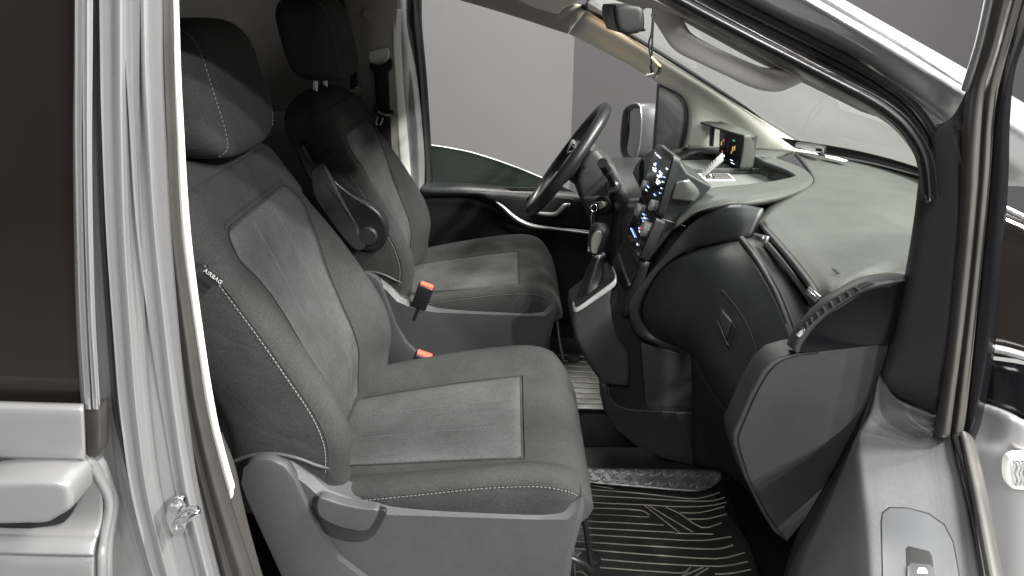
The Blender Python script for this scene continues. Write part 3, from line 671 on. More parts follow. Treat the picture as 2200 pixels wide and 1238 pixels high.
tube('glass_trim', Q([(2115, 428, .955), (2170, 452, .945), (2230, 482, .935), (2330, 535, .92)]), .004, 'alu', van, 4, 8)
tube('glass_trim', Q([(2095, 744, .93), (2150, 752, .915), (2200, 766, .90), (2330, 800, .88)]), .007, 'paint', van, 4, 8)
patch('cowl_trim', [[PY(2090, 770, .935), PY(2200, 785, .90), PY(2330, 815, .88)], [PY(2080, 870, .93), PY(2200, 915, .875), PY(2330, 960, .86)]], 'gloss', van, .004)

# ------------------------------------------------------------------ sliding door
sd = thing('sliding_van_door', 'silver sliding rear door with dark privacy window and pull handle', 'door', (-.7, .69, -1.4))
SP('window', [(-1100, -200), (169, -200), (163, 120), (161, 300), (163, 500), (168, 700), (178, 872), (60, 866), (-80, 858), (-1100, 800)], .708, 'privacy', sd, .005, .001)
def sc(us, vs, Y): return [PY(u, v, Y) for u, v in zip(us, vs)]
vs = [-200, 120, 300, 500, 700, 880]
patch('window_frame', [[PY(u[i], vs[i], y) for u, y in (([160, 158, 156, 158, 163, 174], .706), ([166, 164, 162, 164, 169, 180], .698), ([176, 175, 174, 177, 183, 194], .694), ([180, 179, 178, 181, 187, 198], .700), ([188, 187, 187, 190, 197, 208], .694), ([194, 193, 194, 197, 204, 213], .700), ([197, 197, 198, 201, 208, 216], .735))] for i in range(6)], 'paint', sd, .006, 3, 6, hard=80)
SP('frame_end_cap', [(180, 876), (205, 878), (214, 872), (216, 960), (212, 978), (186, 985), (182, 930)], .698, 'rubber', sd, .02, .003)
pr = []
for v, ur, y in [(866, 180, .700), (869, 181, .684), (884, 182, .676), (930, 184, .675), (983, 186, .675), (988, 188, .680), (1008, 206, .698), (1060, 222, .706), (1105, 224, .704), (1150, 214, .690), (1158, 210, .684), (1188, 204, .672), (1193, 204, .671), (1196, 204, .676), (1200, 204, .672), (1290, 204, .670)]:
    pr.append([PY(-1100, v - 62, y), PY(-80, v - 8, y), PY(60, v - 3, y), PY(ur - 12, v, y), PY(ur - 3, v, y + .002), PY(ur, v, y + .014)])
patch('door_skin', pr, 'paint', sd, .008, 4, 3, hard=70)
tube('door_flange', Q([(186, 985, .700), (197, 998, .702), (226, 1050, .71), (234, 1072, .712), (234, 1100, .71), (222, 1165, .70), (219, 1200, .69), (219, 1290, .688)]), .0062, 'paint', sd, 5, 10)
tube('door_flange', Q([(210, 985, .712), (220, 1000, .714), (236, 1050, .72), (244, 1075, .722), (243, 1105, .72), (233, 1165, .712), (231, 1200, .705), (233, 1290, .70)]), .0062, 'paint', sd, 5, 10)
hd = SP('door_handle', [(-80, 1052), (30, 1036), (110, 1036), (138, 1042), (150, 1058), (152, 1085), (146, 1100), (120, 1116), (98, 1127), (60, 1129), (-80, 1124)], .638, 'paint', sd, .045, .013, 3, 5)
SP('handle_shadow_slab', [(-80, 1040), (60, 1030), (120, 1030), (150, 1042), (160, 1070), (156, 1100), (120, 1130), (-80, 1138)], .694, 'satin', hd, .006, .002, 3)  # dark slab stands in for the shade behind the handle

# ------------------------------------------------------------------ open passenger door
pd = thing('passenger_van_door', 'open passenger door with grey inner trim, window switch and black frame', 'door', (.62, .85, -1.4))
# lower trim face + armrest top
rows = []
top = [PY(1888, 806, .955), PY(1900, 812, .952), PY(1916, 850, .945), PY(1960, 882, .925), PY(2030, 905, .895), PY(2048, 922, .885)]
TRIM = patch('trim_panel', [
    [PY(1884, 812, .96), PY(1890, 806, .955), PY(1904, 830, .95), PY(1930, 862, .938), PY(1985, 886, .915), PY(2044, 912, .888)],
    [PY(1868, 880, .955), PY(1876, 878, .945), PY(1905, 885, .94), PY(1945, 898, .925), PY(1995, 915, .905), PY(2048, 935, .88)],
    [PZ(1838, 940, -.655), PZ(1850, 940, -.650), PZ(1880, 945, -.646), PZ(1930, 955, -.64), PZ(1990, 970, -.632), PZ(2056, 985, -.622)],
    [PY(1795, 1035, .875), PZ(1846, 1010, -.652), PZ(1875, 1012, -.646), PZ(1930, 1022, -.64), PZ(1995, 1035, -.632), PZ(2072, 1050, -.622)],
    [PY(1745, 1130, .825), PZ(1855, 1100, -.654), PZ(1888, 1102, -.646), PZ(1940, 1110, -.64), PZ(2010, 1120, -.632), PZ(2092, 1135, -.622)],
    [PY(1700, 1215, .79), PZ(1862, 1180, -.654), PZ(1894, 1182, -.646), PZ(1950, 1190, -.64), PZ(2020, 1200, -.632), PZ(2110, 1215, -.622)],
    [PY(1668, 1330, .75), PZ(1870, 1330, -.654), PZ(1904, 1330, -.646), PZ(1960, 1330, -.64), PZ(2040, 1330, -.632), PZ(2136, 1330, -.622)]], 'doortrim', pd, .012, 5, 5)
patch('lower_trim', [[PY(1884, 815, .965), PY(1840, 935, .95), PY(1795, 1036, .885), PY(1748, 1130, .84), PY(1690, 1240, .80)], [PY(1872, 830, 1.0), PY(1815, 960, .99), PY(1765, 1060, .95), PY(1712, 1150, .92), PY(1676, 1260, .90)]], 'plastic', pd, .006)
def trim_slab(name, px, lift, m, par, dz=-.01, bev=.001, smooth=0):
    return slab(name, [on(TRIM, u, v, lift) for u, v in px], m, par, (0, 0, dz), bev, 2, smooth)
SWO = [(1894, 1122), (1897, 1102), (1912, 1091), (1950, 1092), (1994, 1104), (2028, 1128), (2047, 1165), (2056, 1212), (2072, 1325), (1899, 1325)]
swg = trim_slab('switch_panel_gap', [(u + (2 if u > 1970 else -2), v - 2) for u, v in SWO], .0006, 'black', pd, -.004, .0002)
sw = trim_slab('switch_panel', SWO, .0022, mat('grey switch plate', (0.085, 0.087, 0.093), 0.4, rvar=.05), pd, -.006, .0015)
trim_slab('switch_recess', [(1946, 1178), (1952, 1173), (1996, 1184), (2003, 1196), (2010, 1260), (1950, 1260)], .0036, 'black', sw, -.004, .0004)
trim_slab('window_switch', [(1949, 1216), (1957, 1208), (2002, 1213), (2006, 1222), (2010, 1270), (1950, 1270)], .008, 'housing', sw, -.006, .002)
trim_slab('switch_icon', [(1970, 1228), (1974, 1220), (1986, 1220), (1992, 1226), (1993, 1232), (1971, 1232)], .0092, 'print', sw, -.001, 0)
# belt seals
tube('belt_seal', [PZ(2052, 925, -.61), PZ(2078, 1020, -.612), PZ(2098, 1110, -.613), PZ(2122, 1238, -.614), PZ(2140, 1340, -.614)], .007, 'rubberd', pd, 5, 10, flat=.7)
patch('belt_seal', [[PZ(2060, 930, -.602), PZ(2068, 926, -.596), PZ(2082, 932, -.598), PZ(2094, 945, -.61)], [PZ(2084, 1050, -.602), PZ(2094, 1048, -.596), PZ(2110, 1050, -.598), PZ(2120, 1054, -.61)], [PZ(2118, 1240, -.602), PZ(2130, 1238, -.596), PZ(2148, 1238, -.598), PZ(2158, 1240, -.61)], [PZ(2140, 1350, -.602), PZ(2152, 1350, -.596), PZ(2172, 1350, -.598), PZ(2182, 1350, -.61)]], 'rubber', pd, .02, 4, 6, hard=85)
bo = Vector((.004, -.002, -.04)); ol = [PZ(2082, 900, -.61) + bo, PZ(2094, 945, -.61) + bo, PZ(2120, 1054, -.61) + bo, PZ(2158, 1240, -.61) + bo, PZ(2182, 1350, -.61) + bo]
ol.append(ol[-1] + (ol[-1] - ol[2]) * 1.2)
patch('outer_skin', [ol, [p + Vector((.05, -.02, -.25)) for p in ol], [p + Vector((.05, -.02, -.5)) for p in ol], [p + Vector((.01, -.005, -.72)) for p in ol]], 'paint', pd, .01, 3, 4)
# mirror sail cover
SAIL = patch('mirror_sail', [[PY(2010, 268, .945), PY(2040, 258, .93), PY(2062, 225, .925), PY(2078, 190, .92)], [PY(1992, 290, .95), PY(2008, 280, .935), PY(2040, 278, .925), PY(2068, 268, .918)], [PY(1980, 330, .955), PY(1996, 330, .937), PY(2030, 332, .925), PY(2066, 335, .915)], [PY(1962, 480, .96), PY(1982, 480, .94), PY(2020, 482, .922), PY(2058, 488, .905)],
     [PY(1938, 620, .96), PY(1956, 620, .94), PY(2000, 624, .918), PY(2044, 632, .897)], [PY(1910, 740, .96), PY(1930, 742, .94), PY(1978, 750, .915), PY(2030, 765, .89)], [PY(1893, 812, .957), PY(1908, 826, .946), PY(1962, 856, .925), PY(2016, 876, .90)], [PY(1890, 850, .99), PY(1915, 862, .98), PY(1962, 885, .96), PY(2014, 902, .93)]], 'satin', pd, .02, 4, 6, hard=80)
SAIL.data.materials[0] = mat('black grained sail cover', (0.026, 0.025, 0.028), 0.42, bump=.25, bscale=900, kind='grain', rvar=.06)
# door frame column, bending up along the pillar line
C = [([2090, 2066, 2068, 2060, 2046, 2032, 2016, 2010], [-80, 215, 300, 480, 630, 770, 885, 930])]
Lr = [(2190, -260), (2148, -90), (2108, 90), (2078, 190), (2066, 300), (2058, 480), (2044, 630), (2030, 765), (2012, 890), (2004, 940)]
Mr = [(2236, -260), (2190, -90), (2146, 90), (2116, 190), (2106, 300), (2100, 400), (2082, 600), (2066, 740), (2048, 880), (2040, 940)]
Nr = [(2270, -260), (2222, -90), (2180, 60), (2150, 170), (2136, 250), (2126, 400), (2104, 620), (2090, 760), (2076, 890), (2066, 945)]
Rr = [(2312, -260), (2262, -90), (2222, 40), (2182, 150), (2170, 260), (2166, 400), (2150, 620), (2136, 760), (2110, 900), (2090, 960)]
Yb = [.60, .70, .82, .885, .897, .897, .89, .883, .875, .872]
patch('window_frame', [[PY(*Lr[i], Yb[i] + .008), PY(*mixp(Lr[i], Mr[i], .35), Yb[i] - .008), PY(*mixp(Lr[i], Mr[i], .75), Yb[i] - .014), PY(*Mr[i], Yb[i] - .004)] for i in range(10)], 'rubber', pd, .012, 4, 6, hard=85)
patch('frame_channel', [[PY(*Mr[i], Yb[i] + .012), PY(*mixp(Mr[i], Nr[i], .4), Yb[i] - .006), PY(*mixp(Mr[i], Nr[i], .85), Yb[i] - .004), PY(*Nr[i], Yb[i] + .004)] for i in range(10)], 'rubber', pd, .010, 4, 6, hard=85)
patch('outer_frame', [[PY(*Nr[i], Yb[i] + .010), PY(*mixp(Nr[i], Rr[i], .5), Yb[i] + .004), PY(*Rr[i], Yb[i] + .016)] for i in range(10)], 'gloss', pd, .010, 4, 6, hard=85)
tube('frame_edge', [PY(Lr[i][0] - 3, Lr[i][1], Yb[i] + .004) for i in range(4)], .005, 'paint', pd, 6, 8)

# ------------------------------------------------------------------ driver door
dd = thing('driver_van_door', 'closed driver door with half lowered tinted window and silver trim line', 'door', (.2, 2.42, -1.4))
SP('window', [(905, 300), (930, 312), (960, 317), (1010, 327), (1060, 342), (1110, 360), (1150, 376), (1178, 388), (1240, 415), (1300, 445), (1300, 470), (905, 440)], 2.46, 'tint', dd, .004, .0008)
tube('window_edge', Q([(926, 312, 2.459), (960, 317, 2.459), (1010, 327, 2.459), (1060, 342, 2.459), (1110, 360, 2.459), (1150, 376, 2.459), (1178, 388, 2.459)]), .0022, 'white', dd, 4, 6)
patch('window_frame', [[PY(882, -60, 2.40), PY(892, -60, 2.375), PY(902, -60, 2.40)], [PY(884, 8, 2.40), PY(890, 8, 2.375), PY(897, 8, 2.40)], [PY(885, 60, 2.40), PY(893, 60, 2.375), PY(902, 60, 2.40)], [PY(896, 170, 2.41), PY(903, 170, 2.385), PY(911, 170, 2.41)], [PY(905, 300, 2.42), PY(912, 300, 2.395), PY(921, 300, 2.42)], [PY(911, 400, 2.42), PY(918, 400, 2.40), PY(928, 400, 2.42)]], 'rubberd', dd, .03, 4, 6)
# trim: upper roll, dark insert, lower map pocket
patch('trim_roll', [
    [PY(898, 385, 2.44), PY(940, 390, 2.44), PY(1000, 393, 2.44), PY(1060, 398, 2.44), PY(1120, 403, 2.44), PY(1180, 408, 2.44), PY(1260, 415, 2.44), PY(1350, 422, 2.44)],
    [PY(900, 398, 2.39), PY(940, 402, 2.38), PY(1000, 403, 2.37), PY(1045, 408, 2.37), PY(1110, 416, 2.38), PY(1180, 420, 2.39), PY(1260, 426, 2.39), PY(1350, 432, 2.39)],
    [PY(903, 412, 2.375), PY(940, 414, 2.36), PY(1000, 415, 2.35), PY(1040, 420, 2.355), PY(1090, 440, 2.37), PY(1160, 450, 2.385), PY(1260, 450, 2.39), PY(1350, 455, 2.39)],
    [PY(906, 424, 2.385), PY(940, 424, 2.385), PY(1000, 424, 2.38), PY(1036, 430, 2.38), PY(1082, 458, 2.385), PY(1130, 483, 2.39), PY(1230, 492, 2.395), PY(1350, 505, 2.395)]], 'plastic', dd, .01, 5, 5)
patch('trim_insert', [[PY(900, 422, 2.40), PY(1000, 420, 2.40), PY(1060, 440, 2.40), PY(1140, 486, 2.40), PY(1350, 505, 2.40)], [PY(890, 500, 2.41), PY(1000, 500, 2.41), PY(1060, 510, 2.41), PY(1140, 530, 2.41), PY(1350, 540, 2.41)], [PY(880, 620, 2.40), PY(1000, 620, 2.40), PY(1060, 620, 2.40), PY(1200, 620, 2.40), PY(1350, 620, 2.40)], [PY(860, 760, 2.38), PY(1000, 760, 2.38), PY(1060, 760, 2.38), PY(1200, 760, 2.38), PY(1350, 760, 2.38)]], 'satin', dd, .01, 5, 5)
patch('silver_trim', [[PY(*p, 2.372), PY(p[0] - 2 + 1, p[1] + h * .5, 2.364), PY(p[0] - 2, p[1] + h, 2.372)] for p, h in (((1026, 408), 5), ((1052, 418), 9), ((1078, 437), 12), ((1100, 457), 13), ((1122, 472), 12), ((1150, 482), 11), ((1200, 489), 9), ((1260, 497), 8), ((1330, 505), 8))], 'silverpl', dd, .004, 3, 6)
hc = SP('handle_recess', [(1135, 425), (1150, 420), (1228, 428), (1236, 434), (1220, 462), (1200, 470), (1160, 466), (1145, 455)], 2.372, 'black', dd, .01, .003, 3)
tube('pull_handle', Q([(1148, 456, 2.362), (1170, 460, 2.355), (1192, 460, 2.352), (1204, 452, 2.352), (1213, 442, 2.355), (1224, 440, 2.362)]), [.004, .007, .0085, .009, .008, .006], 'silverpl', hc, 5, 12)
SP('speaker_slot', [(1082, 406), (1100, 403), (1160, 404), (1180, 409), (1160, 412), (1100, 411)], 2.378, 'black', dd, .004, .001)
# mirror and its sail
SP('mirror_sail', [(1416, 176), (1436, 186), (1462, 205), (1477, 232), (1476, 280), (1468, 318), (1440, 330), (1404, 338), (1408, 280), (1412, 230)], 2.30, 'plastic', dd, .03, .005)
tube('sail_rubber', Q([(1416, 178, 2.295), (1440, 188, 2.292), (1466, 206, 2.29), (1480, 236, 2.29), (1478, 280, 2.29), (1468, 320, 2.29)]), .0075, 'rubberd', dd, 5, 8)
face = [(1342, 243, 2.72), (1350, 229, 2.70), (1362, 223, 2.66), (1374, 224, 2.60), (1379, 236, 2.57), (1380, 270, 2.56), (1376, 310, 2.56), (1369, 338, 2.57), (1358, 351, 2.62), (1346, 344, 2.68), (1337, 325, 2.72), (1337, 285, 2.72)]
fp = cr(Q(face), 3, True); c0 = sum(fp, Vector()) / len(fp)
def scl(f, dx, sy=1.0): return [c0 + (p - c0) * f + Vector((dx, 0, 0)) for p in fp]
mh = loft('mirror_housing', [scl(.80, .012), scl(.86, -.002), scl(.97, -.006), scl(1.0, .004), scl(1.02, .03), scl(1.0, .07), scl(.9, .115), scl(.7, .14)], 'housing', dd, sharp=70)
loft('mirror_glass', [scl(.84, .006), scl(.835, .012)], 'mirror', mh)
tube('mirror_rim', [p + Vector((-.004, 0, 0)) for p in fp[::3]], .0038, 'alu', mh, 4, 8, True)
# ------------------------------------------------------------------ dashboard
da = thing('dashboard', 'dark grey dashboard with centre screen, open tray and passenger shelf', 'dashboard', (.6, 1.6, -1.15))
def QZ(l): return [PZ(*p) for p in l]
ZC = [-.430, -.412, -.403, -.40, -.402, -.412]
cols = [[(1625, 470), (1658, 440), (1715, 412), (1748, 392), (1738, 362), (1708, 325)],
        [(1680, 530), (1718, 496), (1775, 450), (1812, 418), (1832, 385), (1845, 347)],
        [(1738, 602), (1772, 566), (1828, 512), (1880, 466), (1905, 430), (1935, 368)],
        [(1762, 645), (1792, 618), (1845, 585), (1915, 548), (1965, 515), (2040, 400)],
        [(1768, 676), (1792, 645), (1852, 606), (1930, 590), (2000, 582), (2110, 470)]]
zadj = [0, 0, 0, -.006, -.022]
rows = [[PZ(*cols[c][r], ZC[r] + zadj[c] * (1.6 if r == 0 else 1 - r * .15)) for c in range(5)] for r in range(6)]
rear_edge = rows[0]
patch('top_pad', rows, 'dash', da, .012, 8, 6)
LIP = [(.475, 1.345, -.455), (.475, 1.27, -.462), (.475, 1.2, -.471), (.475, 1.07, -.504), (.474, .99, -.550), (.474, .965, -.575)]
LIP = [PX(1593, 513, .475), PX(1618, 545, .475), PX(1642, 582, .475), PX(1668, 630, .475), PX(1692, 690, .475), PX(1714, 760, .475), PX(1724, 795, .475)]
tube('shelf_lip', LIP, .0065, 'plastic', da, 5, 10)
patch('shelf', [LIP, [p + Vector((.035, 0, .004)) for p in LIP], [p + Vector((.12, .01, .010)) for p in LIP]], 'plastic2', da, .004, 5, 4)
re5 = [rear_edge[0], rear_edge[0].lerp(rear_edge[1], .5), rear_edge[1], rear_edge[1].lerp(rear_edge[2], .5), rear_edge[2], rear_edge[3], rear_edge[4]]
patch('shelf_back', [[p + Vector((.09, .005, -.002)) for p in re5], [p + Vector((.11, .01, .008)) for p in LIP]], 'black', da, .004, 5, 3)
patch('shelf_end', [[PX(1593, 513, .476), PX(1627, 472, .512)], [PX(1593, 513, .476) + Vector((.1, .03, 0)), PX(1627, 472, .512) + Vector((.1, .03, -.01))]], 'black', da, .004)
tube('pad_brow', [p + Vector((.002, 0, -.005)) for p in rear_edge], .007, 'plastic', da, 6, 10)
vb = patch('vent_blade', [[PX(1640, 508, .505), PX(1668, 540, .50), PX(1705, 585, .50), PX(1735, 625, .50), PX(1752, 652, .50)], [PX(1634, 518, .50), PX(1662, 552, .495), PX(1698, 596, .495), PX(1728, 638, .495), PX(1745, 664, .495)]], 'plastic2', da, .006, 5, 3)
for a, b in (((1618, 508), (1650, 516)), ((1735, 622), (1760, 645))):
    c = (PX(*a, .488) + PX(*b, .488)) / 2
    dr = (PX(*b, .488) - PX(*a, .488)).normalized()
    nrm = Vector((-.9, -.2, .38)); nrm = (nrm - dr * nrm.dot(dr)).normalized(); rot = Matrix((dr, nrm, dr.cross(nrm))).transposed()
    L = (PX(*b, .488) - PX(*a, .488)).length
    tb = box('vent_tab', c, (L * .9, .006, .014), 'alu', da, .002, rot)
    box('tab_grip', c + nrm * .004, (L * .6, .004, .005), 'chrome', tb, .001, rot)
# glove box lid and latch
gb = patch('glove_box', [
    [PY(1474, 545, 1.462), PY(1530, 527, 1.41), PX(1591, 518, .474), PX(1640, 588, .472), PX(1688, 690, .470), PX(1712, 775, .470), PX(1720, 800, .472)],
    [PY(1425, 575, 1.478), PY(1485, 560, 1.40), PY(1545, 565, 1.315), PY(1605, 648, 1.175), PY(1658, 742, 1.055), PY(1690, 800, .99), PY(1704, 822, .965)],
    [PY(1388, 630, 1.49), PY(1440, 625, 1.405), PY(1500, 640, 1.31), PY(1560, 715, 1.18), PY(1618, 800, 1.07), PY(1660, 848, 1.0), PY(1680, 862, .97)],
    [PY(1378, 680, 1.49), PY(1418, 690, 1.41), PY(1475, 710, 1.32), PY(1528, 780, 1.2), PY(1585, 850, 1.09), PY(1625, 890, 1.015), PY(1650, 905, .98)],
    [PY(1402, 722, 1.48), PY(1440, 738, 1.42), PY(1486, 762, 1.345), PY(1530, 835, 1.23), PY(1580, 900, 1.12), PY(1610, 940, 1.04), PY(1635, 955, 1.0)]], 'plastic', da, .012, 7, 6)
def SO(name, px, ob, lift, m, par, ext=(.006, .012, 0), bev=.001, smooth=0):
    return slab(name, [on(ob, a_, b_, lift) for a_, b_ in px], m, par, ext, bev, 2, smooth)
tube('latch_groove', [on(gb, *p, .0003) for p in ((1549, 626), (1538, 655), (1534, 688), (1546, 715), (1562, 744), (1572, 748), (1590, 712), (1590, 698), (1577, 662), (1553, 628))], .0009, 'black', gb, 3, 6, True)
SO('latch_recess', [(1541, 688), (1548, 664), (1553, 664), (1580, 705), (1579, 714), (1568, 745), (1562, 741)], gb, .0032, 'black', gb, bev=.0005)
SO('latch_pull', [(1543, 688), (1550, 667), (1571, 693), (1570, 702), (1563, 726), (1558, 724)], gb, .008, 'plastic2', gb, bev=.003)
tube('latch_edge', [on(gb, *p, .006) for p in ((1542, 690), (1551, 712), (1561, 736), (1566, 743))], .0011, 'shield', gb, 3, 6)
tube('lid_seam', [on(gb, *p, .0004) for p in ((1550, 623), (1580, 658), (1606, 700), (1624, 750), (1633, 800), (1637, 835))], .0014, 'black', gb, 4, 6)
# trim band round the glove box, stitched pad above it
oi = [((1640, 448, 1.372), (1610, 506, 1.34)), ((1590, 440, 1.40), (1585, 514, 1.35)), ((1540, 449, 1.43), (1528, 524, 1.405)), ((1484, 482, 1.458), (1474, 541, 1.46)), ((1432, 542, 1.478), (1424, 574, 1.475)), ((1384, 602, 1.488), (1392, 618, 1.484)), ((1354, 645, 1.492), (1378, 650, 1.486)), ((1351, 672, 1.492), (1374, 680, 1.486)), ((1368, 718, 1.488), (1402, 720, 1.474)), ((1420, 744, 1.455), (1440, 734, 1.44)), ((1484, 764, 1.385), (1484, 750, 1.375))]
patch('trim_band', [[PY(*a), PY((a[0] * .6 + b[0] * .4), (a[1] * .6 + b[1] * .4), (a[2] + b[2]) / 2 - .001), PY(*b)] for a, b in oi], 'plastic', da, .02, 4, 5)
rp = [((1446, 494, 1.45), (1456, 470, 1.455), (1474, 448, 1.49)), ((1492, 458, 1.44), (1494, 440, 1.452), (1504, 424, 1.50)), ((1545, 444, 1.425), (1545, 424, 1.45), (1532, 404, 1.56)), ((1602, 437, 1.405), (1608, 414, 1.45), (1600, 397, 1.575)), ((1668, 426, 1.44), (1672, 405, 1.50), (1660, 389, 1.62)), ((1720, 409, 1.52), (1716, 394, 1.57), (1700, 381, 1.655)), ((1746, 392, 1.60), (1735, 383, 1.63), (1708, 377, 1.672)), ((1741, 375, 1.68), (1727, 371, 1.70), (1706, 373, 1.69)), ((1714, 357, 1.76), (1703, 356, 1.765), (1685, 362, 1.74)), ((1655, 336, 1.87), (1645, 338, 1.865), (1634, 344, 1.84))]
patch('tray_rim', [[PY(*p) for p in r] for r in rp], 'dash', da, .012, 6, 5)
dashes('stitching', [PY(u, v - 3, y - .004) for u, v, y in ((1492, 458, 1.44), (1545, 444, 1.425), (1602, 437, 1.405), (1668, 426, 1.44))], 'stitch', da, .004, .003, .0006)
patch('tray_floor', [QZ([(1455, 345, -.445), (1540, 345, -.445), (1618, 362, -.445), (1660, 366, -.445)]), QZ([(1455, 398, -.445), (1500, 408, -.445), (1590, 410, -.445), (1720, 388, -.445)])], mat('ribbed tray rubber', (.105, .112, .104), .55, bump=.8, bscale=120, kind='ribs'), da, .004)
patch('tray_wall', [[PY(1620, 336, 1.90), PY(1660, 350, 1.83), PY(1708, 377, 1.69)], [PY(1616, 366, 1.92), PY(1648, 389, 1.82), PY(1702, 384, 1.70)]], mat('scuffed tray side', (.06, .065, .06), .6, var=.5, vscale=30), da, .004)
patch('tray_wall', [[PY(1446, 344, 2.12), PY(1500, 326, 2.12), PY(1548, 322, 2.12)], [PY(1446, 362, 2.11), PY(1500, 344, 2.12), PY(1560, 348, 2.12)]], 'plastic', da, .004)
patch('far_top', [[PY(1420, 330, 2.30), PY(1500, 308, 2.32), PY(1600, 308, 2.30), PY(1720, 318, 2.16)], [PY(1436, 338, 2.22), PY(1500, 316, 2.22), PY(1590, 314, 2.2), PY(1700, 326, 2.06)], [PY(1446, 346, 2.12), PY(1505, 328, 2.125), PY(1620, 336, 1.92), PY(1660, 340, 1.86)]], 'dash', da, .006)
SP('demist_vent', [(1462, 322), (1490, 311), (1494, 314), (1470, 325)], 2.22, 'black', da, .003, 0)
# ledge dividing the tray and the flip-up pass holder
box('tray_ledge', PZ(1535, 367, -.437), (.27, .006, .014), 'dash', da, .002)
tr = slab('charger_plate', QZ([(1484, 372, -.441), (1566, 372, -.441), (1580, 386, -.441), (1503, 387, -.441)]), 'silverpl', da, (0, 0, -.004), .0006, 2)
slab('charger_pad', QZ([(1512, 373, -.4405), (1562, 373, -.4405), (1575, 384, -.4405), (1518, 384, -.4405)]), 'satin', tr, (0, 0, -.001), 0)
for i in range(6):
    for j in range(2):
        p = PZ(1534 + i * 6.2 + j * 4, 376.5 + j * 4.5, -.440); box('pad_stud', p, (.005, .004, .002), 'creamd', tr, 0)
fl = slab('flip_card', Q([(1508, 368, 1.77), (1551, 328, 1.77), (1553, 344, 1.75), (1509, 380, 1.75)]), 'silverpl', da, (.003, .003, -.003), .0006, 2)
for i in range(5):
    u = 1514 + i * 5.5; v = 362 - i * 5.0
    slab('printed_mark', Q([(u, v, 1.764), (u + 2, v - 1.6, 1.764), (u + 2, v + 4, 1.760), (u, v + 5.5, 1.760)]), 'seam', fl, (0, .0005, 0), 0)
sell('hinge_knob', PY(1526, 379, 1.742), (.006, .006, .006), (1, 1), 'chrome', da, 0, 16, 10)
# instrument cluster
def CLP(a, b, X=.63):
    tl, tr_, br, bl = PX(1547, 281, X), PX(1599, 293, X), PX(1589, 363, X), PX(1545, 340, X)
    return tl.lerp(tr_, a).lerp(bl.lerp(br, a), b)
cl = slab('instrument_cluster', [CLP(-.03, -.03), CLP(1.45, -.03) + Vector((.0, .07, 0)), CLP(1.03, -.04), CLP(1.03, 1.02), CLP(-.03, 1.02)][:1] + [CLP(1.02, -.04), CLP(1.02, 1.02), CLP(-.03, 1.02)], 'dash', da, (.035, 0, -.002), .004, 3)
slab('display', [CLP(.02, .03) + Vector((-.002, 0, 0)), CLP(.97, .03) + Vector((-.002, 0, 0)), CLP(.96, .98) + Vector((-.002, 0, 0)), CLP(.02, .97) + Vector((-.002, 0, 0))], 'screen', cl, (.002, 0, 0), 0)
def icon(par, fn, a, b, w, h, m, lift):
    slab('lit_symbol', [fn(a, b) + lift, fn(a + w, b) + lift, fn(a + w, b + h) + lift, fn(a, b + h) + lift], m, par, (.0005, 0, 0), 0)
LF = Vector((-.0026, 0, 0))
for a, b, w_, h_, m_ in [(.18, .30, .06, .05, 'eR'), (.20, .24, .05, .05, 'eR'), (.10, .36, .05, .14, 'eO'), (.60, .18, .05, .05, 'eG'), (.66, .18, .04, .05, 'eG'), (.62, .40, .05, .16, 'eO'), (.70, .36, .04, .14, 'eO'), (.58, .58, .04, .06, 'eO'), (.16, .66, .05, .06, 'eR'), (.26, .78, .04, .08, 'eW'), (.58, .84, .12, .02, 'eW'), (.62, .92, .16, .02, 'eW'), (.42, .3, .02, .30, 'housing')]:
    icon(cl, CLP, a, b, w_, h_, m_, LF)
slab('cluster_hood', [PY(1504, 262, 2.16), PY(1540, 259, 2.20), PY(1575, 268, 2.08), PY(1612, 285, 1.87), PY(1622, 296, 1.855), PY(1600, 291, 1.855), PY(1572, 283, 1.93), PY(1545, 275, 2.03)], 'dash', cl, (.002, .002, -.006), .0015, 2)
patch('cluster_side', [[PY(1599, 291, 1.85), PY(1612, 290, 1.853), PY(1622, 298, 1.865)], [PY(1596, 325, 1.85), PY(1612, 325, 1.853), PY(1622, 328, 1.865)], [PY(1589, 364, 1.85), PY(1606, 364, 1.853), PY(1617, 364, 1.865)]], 'dash', cl, .004)
SP('cluster_support', [(1529, 273), (1536, 276), (1533, 315), (1527, 315)], 2.14, 'plastic', cl, .02, .001)
# ------------------------------------------------------------------ centre screen and controls
def SCR(a, b):
    tl, tr_, br, bl = PY(1412, 307, 1.68), PY(1449, 333, 1.45), PY(1411, 466, 1.45), PY(1376, 417, 1.68)
    return tl.lerp(tr_, a).lerp(bl.lerp(br, a), b)
def CLI(a, b):
    tl, tr_, br, bl = PY(1376, 419, 1.68), PY(1411, 468, 1.45), PY(1373, 557, 1.45), PY(1347, 506, 1.68)
    return tl.lerp(tr_, a).lerp(bl.lerp(br, a), b)
def rrect(fn, r=.06, k=5, a0=0, a1=1, b0=0, b1=1, asp=1.0):
    out = []
    for cx, cy, s in ((a1 - r, b0 + r * asp, -90), (a1 - r, b1 - r * asp, 0), (a0 + r, b1 - r * asp, 90), (a0 + r, b0 + r * asp, 180)):
        for i in range(k):
            t = R(s + 90 * i / (k - 1)); out.append(fn(cx + r * math.cos(t), cy + r * asp * math.sin(t)))
    return out
ms = slab('centre_screen', rrect(SCR, .07, 5, asp=1.4), 'plastic', da, (.017, .006, -.009), .003, 3)
slab('display', [p + Vector((-.0012, 0, .0004)) for p in rrect(SCR, .05, 4, .03, .97, .02, .985, 1.4)], 'screen', ms, (.001, 0, 0), 0)
nS = (SCR(1, 0) - SCR(0, 0)).cross(SCR(0, 1) - SCR(0, 0)).normalized()
if nS.x > 0: nS = -nS
L2 = nS * .0032
